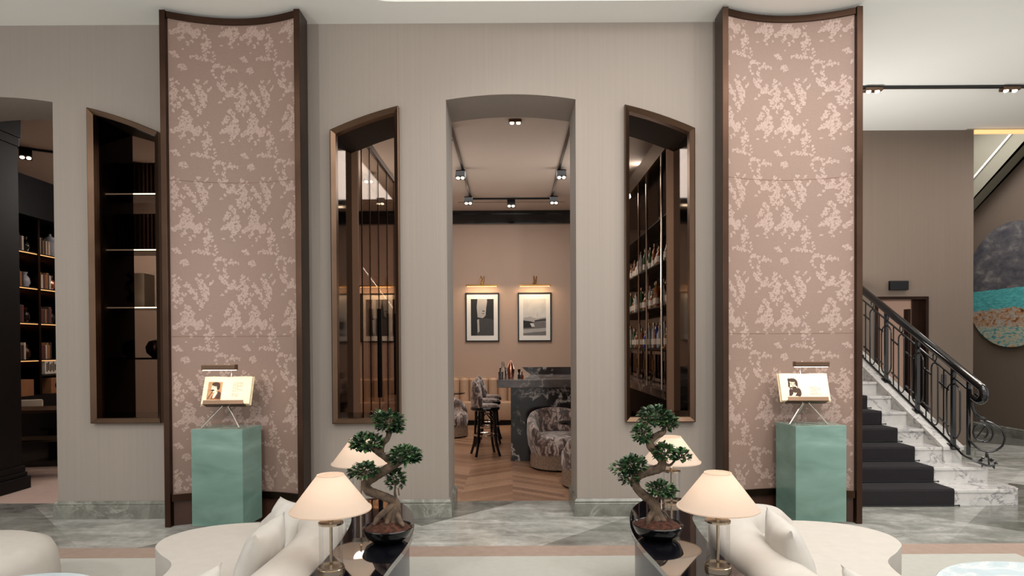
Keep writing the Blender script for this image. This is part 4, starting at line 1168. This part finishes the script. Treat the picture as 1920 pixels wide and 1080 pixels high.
def stool(loc, rz, label, back=True, g='bar stools along the marble counter'):
    root = empty('bar_stool', label, 'bar stool', loc, rz, g)
    for a in (45, 135, 225, 315):
        ca, sa = math.cos(rad(a)), math.sin(rad(a)); m = MB()
        m.tube(crom([(ca*.15, sa*.15, .68), (ca*.17, sa*.17, .45), (ca*.19, sa*.19, .2), (ca*.25, sa*.25, 0)], 6), [.019]*19, 10); m.build('leg', 'black_lacquer', root, True)
    m = MB(); m.tube([(.17*math.cos(2*PI*k/28), .17*math.sin(2*PI*k/28), .30) for k in range(28)], .012, 8, closed=True)
    m.build('foot_ring', 'chrome', root, True)
    m = MB()
    for a in (45, 135, 225, 315):
        a2 = a+90
        m.tube(crom([(math.cos(rad(a))*.165, math.sin(rad(a))*.165, .50), (math.cos(rad(a+45))*.15, math.sin(rad(a+45))*.15, .63), (math.cos(rad(a2))*.165, math.sin(rad(a2))*.165, .50)], 6), .009, 8)
    m.build('bentwood_brace', 'black_lacquer', root, True)
    m = MB(); m.lathe([(0, .66), (.20, .66), (.215, .675), (.215, .70), (.20, .71), (0, .71)], seg=36); m.build('seat_rim', 'black_lacquer', root, True)
    m = MB(); m.lathe([(0, .70), (.19, .70), (.205, .715), (.19, .745), (.12, .757), (0, .76)], seg=36); m.build('seat_cushion', 'figured_velvet', root, True)
    if back:
        m = MB(); n = 16; rings = []
        for i in range(n+1):
            a = rad(115+130*i/n); e = math.sin(PI*i/n)**.35 if 0 < i < n else .3
            h = .72+.38*e
            ring = []
            for (r_, z) in ((.20, .70), (.215, .85), (.20, h-.03), (.185, h), (.15, h-.01), (.135, h-.05), (.14, .85), (.15, .72)):
                ring.append(m.bm.verts.new((r_*math.cos(a), r_*math.sin(a), min(z, h))))
            rings.append(ring)
        for A, Bq in zip(rings, rings[1:]):
            for k in range(8): m._f([A[k], A[(k+1) % 8], Bq[(k+1) % 8], Bq[k]])
        m._f(rings[0]); m._f(rings[-1][::-1])
        m.build('backrest', 'figured_velvet', root, True, angle=60)
    return root
s1 = stool((-.40, 9.42, 0), rad(15), 'velvet-backed black bar stool nearest the doorway')
dup(s1, (-.40, 10.35, 0), rad(-8), 'velvet-backed black bar stool in the middle of the row')
dup(s1, (-.40, 11.15, 0), rad(10), 'velvet-backed black bar stool farthest along the counter')

# tub chairs with fringe
def tub(loc, rz, label):
    root = empty('tub_chair', label, 'armchair', loc, rz, 'velvet tub chairs with fringed skirts')
    m = MB(); m.lathe([(0, .0), (.30, .0), (.31, .02), (.31, .06), (0, .06)], seg=40); m.build('base', 'black_satin', root)
    m = MB(); N = 120
    for k in range(N):
        a = 2*PI*k/N; m.tube([(.372*math.cos(a), .372*math.sin(a), .20), (.378*math.cos(a+.01), .378*math.sin(a+.01), .025)], [.009, .011], 5)
    m.lathe([(.355, .03), (.366, .03), (.366, .2), (.355, .2)], seg=48, closed=True)
    m.build('fringe_skirt', 'fringe', root)
    m = MB(); m.lathe([(0, .19), (.37, .19), (.39, .24), (.385, .38), (.35, .43), (.2, .45), (0, .455)], seg=48); m.build('seat', 'figured_velvet', root, True, angle=60)
    m = MB(); n = 40; rings = []
    for i in range(n+1):
        a = rad(-118+236*i/n)+PI/2; e = math.sin(PI*i/n)
        h = .50+.26*(e**.6)
        ring = []
        for (r_, z) in ((.37, .20), (.41, .30), (.43, .45), (.425, h-.06), (.40, h-.01), (.365, h), (.33, h-.03), (.31, h-.10), (.30, .44), (.30, .22)):
            ring.append(m.bm.verts.new((r_*math.cos(a), r_*math.sin(a), min(z, h))))
        rings.append(ring)
    for A, Bq in zip(rings, rings[1:]):
        for k in range(10): m._f([A[k], A[(k+1) % 10], Bq[(k+1) % 10], Bq[k]])
    m._f(rings[0]); m._f(rings[-1][::-1])
    m.build('curved_back', 'figured_velvet', root, True, angle=60)
    return root
t1 = tub((.95, 7.32, 0), rad(-125), 'fringed velvet tub chair closest to the doorway, partly behind the jamb')
dup(t1, (.62, 8.44, 0), rad(10), 'fringed velvet tub chair against the marble counter')
dup(t1, (-1.18, 11.4, 0), rad(60), 'fringed velvet tub chair behind the doorway left jamb')
# small round tables
def side_table(loc, h, label, r=.22):
    root = empty('side_table', label, 'side table', loc, 0, 'small round chrome tables')
    m = MB(); m.lathe([(0, h-.02), (r, h-.02), (r, h), (0, h)], seg=40); m.build('table_top', 'black_lacquer', root, True)
    m = MB(); m.lathe([(0, 0), (.14, 0), (.13, .015), (.018, .03), (.018, h-.03), (.05, h-.02), (0, h-.02)], seg=24); m.build('pedestal_leg', 'chrome', root, True)
side_table((.76, 7.92, 0), .66, 'small round table standing between the two fringed tub chairs', .19)
side_table((-1.12, 12.2, 0), .72, 'small round table by the banquette at the doorway left jamb')

# things on the counter
def lathe_thing(name, prof, mat, loc, label, cat, group=None, extra=None):
    m = MB(); m.lathe(prof, seg=20); o = m.build(name, mat, None, True, angle=50); o.location = loc
    return tag(o, label, cat, group)
CT = 1.14
lathe_thing('cocktail_shaker', [(0, 0), (.04, 0), (.045, .02), (.055, .13), (.04, .19), (.02, .225), (.018, .25), (0, .262)], 'copper', (-.02, 9.1, CT), 'copper cocktail shaker on the marble counter', 'cocktail shaker')
o = lathe_thing('glass_decanter', [(0, 0), (.05, 0), (.052, .14), (.02, .18), (.018, .235), (0, .24)], 'bottle_clear', (-.13, 9.15, CT), 'clear glass decanter on the marble counter left of the shaker', 'decanter')
lathe_thing('water_glass', [(0, 0), (.03, 0), (.034, .1), (.031, .1), (.028, .006), (0, .006)], 'bottle_clear', (-.16, 8.95, CT), 'empty tumbler at the left end of the marble counter', 'glass')
lathe_thing('jigger', [(0, 0), (.022, 0), (.02, .05), (.008, .06), (.018, .10), (.022, .13), (0, .13)], 'black_satin', (.10, 9.15, CT), 'tall black jigger beside the copper shaker', 'jigger')
lathe_thing('bitters_bottle', [(0, 0), (.02, 0), (.02, .05), (.008, .07), (.008, .10), (0, .1)], 'bottle_amber', (.14, 9.0, CT), 'tiny amber bitters bottle right of the jigger', 'bottle')

# glass partition with bronze mullions and long pull handles
gp = empty('glass_partition', 'bronze-edged glass partition with long pull handles seen through the window left of the doorway', 'partition', (-1.62, 0, 0))
ys = [6.95, 7.35, 7.82, 8.36, 8.86]
for a, b in zip(ys, ys[1:]):
    MB().bb(-.004, .004, a+.012, b-.012, .02, 3.85).build('glass_panel', 'panel_glass', gp)
for y_ in ys: MB().bb(-.006, .006, y_-.005, y_+.005, 0, 3.9).build('mullion', 'bronze', gp)
MB().bb(-.02, .02, ys[0], ys[-1], 3.86, 3.93).build('head_rail', 'bronze_dark', gp)
for y_, z0, z1 in ((7.60, 1.0, 2.05), (8.66, .95, 2.05)): MB().tube([(.05, y_, z0), (.05, y_, z1)], .028, 12).build('pull_handle', 'black_satin', gp, True)

# back bar shelving with bottles (seen through the right window)
bb_ = empty('back_bar_cabinet', 'black back bar cabinet with bottle shelves seen through the right window', 'cabinet', (2.3, 0, 0))
m = MB(); m.bb(-.45, 0, 6.9, 12.8, 0, 1.05); m.build('lower_body', 'black_satin', bb_)
m = MB(); m.bb(-.62, 0, 6.9, 12.8, 1.0, 1.10, .004); m.build('worktop', 'marble_top', bb_)
m = MB(); m.bb(-.03, 0, 6.9, 12.8, 1.1, 3.9); m.build('back_panel', 'smoked_mirror', bb_)
for k in range(10):
    y_ = 7.0+k*.58
    d = MB(); d.plate([(y_, 1.12), (y_+.55, 1.12), (y_+.55, 1.52), (y_, 1.52)], [[(y_+.04, 1.16), (y_+.51, 1.16), (y_+.51, 1.48), (y_+.04, 1.48)]], lambda y, z: (-.36, y, z), lambda y, z: (-.33, y, z)); dd = d.build('door', 'black_lacquer', bb_)
    MB().bb(-.35, -.345, y_+.04, y_+.51, 1.16, 1.48).build('door_glass', 'smoked_glass', dd)
    MB().bb(-.375, -.36, y_+.05, y_+.06, 1.25, 1.4).build('handle', 'brass', dd)
for z in (1.54, 2.10, 2.66, 3.22):
    MB().bb(-.38, -.03, 6.95, 12.7, z, z+.018).build('shelf', 'black_satin', bb_)
    MB().bb(-.05, -.04, 7.0, 12.6, z+.026, z+.034).build('shelf_light', 'led_dim', bb_)
for y_ in (8.15, 9.05, 9.6, 10.5, 11.4): MB().tube([(-.39, y_, 1.1), (-.39, y_, 3.9)], .018, 10).build('post', 'chrome', bb_, True)
MB().bb(-.5, 0, 6.9, 12.8, 3.9, 4.14).build('canopy', 'black_lacquer', bb_)
profs = [([(0, 0), (.038, 0), (.04, .01), (.04, .19), (.014, .24), (.013, .30), (0, .30)]), ([(0, 0), (.046, 0), (.048, .12), (.03, .18), (.014, .20), (.014, .25), (0, .25)]), ([(0, 0), (.034, 0), (.034, .25), (.013, .29), (.013, .35), (0, .35)])]
bmats = ['spirit_clear', 'spirit_amber', 'spirit_green', 'spirit_blue', 'spirit_amber', 'spirit_clear']
protos = {}
r = random.Random(3)
names = {1.565: 'lowest', 2.125: 'middle', 2.685: 'top'}
cname = {'spirit_clear': 'clear', 'spirit_amber': 'amber', 'spirit_green': 'green', 'spirit_blue': 'blue'}
for z, nm in names.items():
    y_ = 8.3
    while y_ < 11.3:
        pi_, mt = r.randrange(3), r.choice(bmats)
        key = (pi_, mt)
        lb = '%s glass bottle on the %s back bar shelf' % (cname[mt], nm)
        if key not in protos:
            root = empty('liquor_bottle', lb, 'bottle', (2.05, y_, z), 0, '%s bottles on the %s back bar shelf' % (cname[mt], nm))
            MB().lathe(profs[pi_], seg=16).build('bottle_body', mt, root, True)
            rr = profs[pi_][1][0]+.0035
            MB().lathe([(rr, .05), (rr, .13)], seg=16).build('label', 'label_white', root, True)
            h = profs[pi_][-1][1]; MB().lathe([(0, h-.03), (.017, h-.03), (.017, h+.012), (0, h+.012)], seg=12).build('cap', 'nickel', root, True)
            protos[key] = root
        else: dup(protos[key], (2.05+r.uniform(-.05, .05), y_, z), r.uniform(0, 6), lb, '%s bottles on the %s back bar shelf' % (cname[mt], nm))
        y_ += r.uniform(.12, .17)

# ------------------------------------------------------------------ library
# black pilaster inside the left arch
pil = empty('black_pilaster', 'black panelled pilaster just inside the left arch', 'pilaster', (-6.07, 6.98, 0))
MB().bb(-.45, .45, -.34, .34, .25, 3.95).build('shaft', 'black_satin', pil)
m = MB(); m.bb(-.52, .52, -.37, .38, 0, .14, .01); m.bb(-.49, .49, -.36, .37, .14, .19, .01); m.bb(-.475, .475, -.35, .36, .19, .26, .01); m.build('base_moulding', 'black_satin', pil)
m = MB(); m.bb(-.465, .465, -.345, .35, 3.9, 4.02, .01); m.bb(-.48, .48, -.355, .36, 4.0, 4.2, .01); m.bb(-.475, .475, -.35, .36, 4.2, ZB-.002, .0); m.build('capital', 'black_satin', pil)

lbk = empty('library_bookcase', 'tall black glazed bookcase with lit shelves seen through the left arch', 'bookcase', (-8.0, 0, 0))
MB().bb(-.5, -.46, 8.6, 12.0, 0, 3.9).build('back_panel', 'bronze_dark', lbk)
MB().bb(-.5, .1, 8.6, 12.0, 3.78, ZB).build('cornice', 'black_satin', lbk)
MB().bb(-.5, .06, 8.6, 12.0, 0, .82).build('lower_cabinet', 'black_satin', lbk)
for y_ in (8.62, 9.2, 9.75, 10.25, 10.86, 11.45, 11.97): MB().bb(-.5, .0, y_-.025, y_+.025, .8, 3.8).build('upright', 'bronze_dark', lbk)
LZ = (1.42, 2.04, 2.63, 3.22)
for z in LZ:
    MB().bb(-.46, -.02, 8.62, 11.98, z-.02, z).build('shelf', 'black_lacquer', lbk)
    MB().bb(-.03, -.018, 8.65, 11.95, z-.034, z-.021).build('shelf_light', 'led_dim', lbk)
    MB().bb(-.45, -.44, 8.65, 11.95, z-.05, z-.03).build('shelf_light', 'led_dim', lbk)
# books and vessels on it
r = random.Random(21)
bkp = {}
shelfname = {1.42: 'lowest', 2.04: 'second', 2.63: 'third', 3.22: 'top'}
for z in LZ:
    for y0, y1 in ((10.30, 10.84), (10.90, 11.42)):
        y_ = y0+.06; n = 0; lim = y0+.30
        while y_ < lim:
            mt = r.choice(['book_cream', 'book_dark', 'book_red', 'book_tan', 'book_dark']); th = r.choice([.03, .04]); h = r.choice([.24, .28])
            key = (mt, th, h); side = 'nearer' if y0 < 10.5 else 'farther'
            cn = {'book_cream': 'cream', 'book_dark': 'dark brown', 'book_red': 'dark red', 'book_tan': 'tan'}[mt]
            lb = '%s book on the %s shelf, %s bay of the library bookcase' % (cn, shelfname[z], side); gp_ = '%s books, %s shelf, %s bay' % (cn, shelfname[z], side)
            if key not in bkp:
                root = empty('book', lb, 'book', (-8.15, y_, z), 0, gp_)
                MB().bb(-.09, .09, -th/2, th/2, 0, h, .003).build('cover', mt, root)
                MB().bb(-.085, .086, -th/2+.004, th/2-.004, h-.001, h+.0015).build('pages', 'paper_edge', root)
                bkp[key] = root
            else: dup(bkp[key], (-8.15, y_, z), 0, lb, gp_)
            y_ += th+.004
jar = [(0, 0), (.06, 0), (.10, .06), (.12, .15), (.10, .23), (.065, .25), (.07, .26), (.06, .29), (.02, .31), (.018, .34), (0, .35)]
o = lathe_thing('lidded_jar', jar, 'porcelain', (-8.13, 11.30, 3.22), 'grey porcelain lidded jar on the top shelf seen through the arch', 'jar'); o.scale = (1.15, .9, 1.15)
for (y_, z, mt, lb) in ((10.72, 3.22, 'bottle_clear', 'clear glass vase on the top library shelf'), (10.70, 2.63, 'porcelain', 'grey vase on the third library shelf'), (11.30, 2.63, 'copper', 'copper vase on the third library shelf, farther bay'),
                    (10.70, 2.04, 'bottle_amber', 'amber glass vase on the second library shelf'), (11.28, 2.04, 'bottle_clear', 'clear glass vase on the second library shelf, farther bay'), (10.70, 1.42, 'bronze', 'bronze vase on the lowest library shelf')):
    lathe_thing('vase', [(0, 0), (.05, 0), (.08, .07), (.07, .15), (.03, .2), (.045, .25), (.038, .25), (.025, .2), (0, .19)], mt, (-8.13, y_, z), lb, 'vase')
for y_, lb in ((10.52, 'tan box on the library cabinet top behind the dark table'), (11.2, 'tan box with a dark round mark on the library cabinet top')):
    root = empty('storage_box', lb, 'box', (-8.08, y_, .82)); MB().bb(-.11, .11, -.14, .14, 0, .27, .004).build('box_body', 'book_tan', root)
    if y_ > 11: m = MB(); m.tube([(.111, 0, .14), (.114, 0, .14)], .05, 20); m.build('round_emblem', 'bronze_dark', root)
root = empty('patterned_box', 'white box with black figures on the library shelf by the jamb', 'box', (-8.10, 11.15, 1.16+.0)); 
MB().bb(-.1, .1, -.17, .17, -.34, .0).build('box_body', 'g4', root) if False else None
MB().bb(-.08, .08, -.16, .16, .0, .24, .004).build('box_body', 'label_white', root)
m = MB()
for k in range(7): m.bb(.08, .083, -.13+k*.04, -.105+k*.04, .04+.02*(k % 2), .17+.02*((k+1) % 3))
m.build('printed_figures', 'ink', root)
MB().bb(-.46, .0, 10.88, 11.43, 1.13, 1.16).build('shelf', 'black_lacquer', lbk)

# library tables and chair
lt = empty('library_table', 'black table with a pale bronze top seen through the left arch', 'table', (-6.35, 8.9, 0), rad(10))
MB().bb(-.75, .55, -.35, .35, .74, .775, .005).build('table_top', 'bronze_satin', lt)
MB().bb(-.35, .55, -.25, .25, 0.0, .74).build('table_body', 'black_lacquer', lt)
l2 = empty('low_table', 'low dark table with bronze edge below the library table', 'table', (-5.95, 8.1, 0), rad(14))
MB().bb(-.55, .45, -.2, .2, .44, .47, .004).build('table_top', 'bronze_satin', l2)
for sx in (-.45, .38):
    MB().bb(sx-.02, sx+.02, -.15, .15, 0, .44).build('leg', 'black_lacquer', l2)
ch = empty('library_chair', 'cream dotted upholstered chair beside the library table', 'chair', (-7.15, 9.3, 0), rad(30))
MB().bb(-.24, .24, -.24, .24, .30, .46, .03).build('seat', 'book_cream', ch, True)
MB().bb(-.24, .24, .19, .27, .42, .84, .03).build('backrest', 'book_cream', ch, True)
for a, b in ((-1, -1), (-1, 1), (1, -1), (1, 1)): MB().tube([(a*.2, b*.2, .31), (a*.21, b*.21, 0)], .016, 8).build('leg', 'black_lacquer', ch, True)

# display shelves behind the left window
ds = empty('display_shelves', 'lit display shelves standing behind the far left window', 'shelving', (-3.6, 6.85, 0))
for z in (3.21, 2.63, 2.03, 1.50):
    MB().bb(-.55, .30, -.18, .18, z-.02, z, .002).build('shelf', 'black_lacquer', ds)
    MB().bb(-.55, .30, -.188, -.181, z-.014, z-.004).build('shelf_light', 'led_white' if z > 1.6 else 'black_lacquer', ds)
for x_, y_ in ((-.55, -.165), (.30, -.165), (-.55, .165), (.30, .165)): MB().bb(x_-.009, x_+.009, y_-.009, y_+.009, 0, 3.9).build('post', 'chrome', ds)
MB().bb(-.56, .31, -.18, .18, .0, .06).build('plinth', 'black_lacquer', ds)
def fluted(z, h, lb):
    m = MB(); x_ = -.44
    while x_ < .1: m.tube([(x_, 0, 0), (x_, 0, h)], .022, 8); x_ += .041
    m.bb(-.45, .1, .0, .06, 0, h-.01)
    o = m.build('fluted_box', 'bronze_dark', None, True); o.location = (-3.6, 6.85, z); tag(o, lb, 'box')
fluted(3.21, .36, 'dark fluted box on the top display shelf in the left window')
fluted(2.63, .40, 'dark fluted box on the second display shelf in the left window')
o = MB().bb(-.06, .06, -.1, .1, 0, .36, .004).build('large_book', 'book_cream'); o.location = (-3.93, 6.85, 2.03); tag(o, 'tall grey book on the third display shelf', 'book')
m = MB(); m.tube(crom([(0, 0, 0), (-.02, 0, .08), (.05, 0, .16), (.09, 0, .24), (.03, 0, .30), (.08, 0, .36)], 6), [.02]*31, 8); m.sphere((.03, 0, .10), .06, 12, 1.2, .7, .8)
o = m.build('bird_figurine', 'bronze_dark', None, True); o.location = (-3.75, 6.85, 2.03); tag(o, 'dark bronze long-necked bird figurine on the third display shelf', 'figurine')
m = MB(); n = 48; R0 = []
pr = [(0, 0), (.08, .0), (.13, .05), (.14, .11), (.11, .17), (.05, .19), (.02, .195), (.018, .235), (0, .24)]
m.lathe(pr, seg=n)
for v in m.bm.verts:
    a = math.atan2(v.co.y, v.co.x); d = math.hypot(v.co.x, v.co.y)
    if d > .03: k = 1+.06*math.cos(a*8); v.co.x *= k; v.co.y *= k
o = m.build('pumpkin_pot', 'bronze_dark', None, True, angle=60); o.location = (-3.76, 6.85, 1.50); tag(o, 'dark ribbed gourd-shaped pot on the lowest display shelf', 'pot')
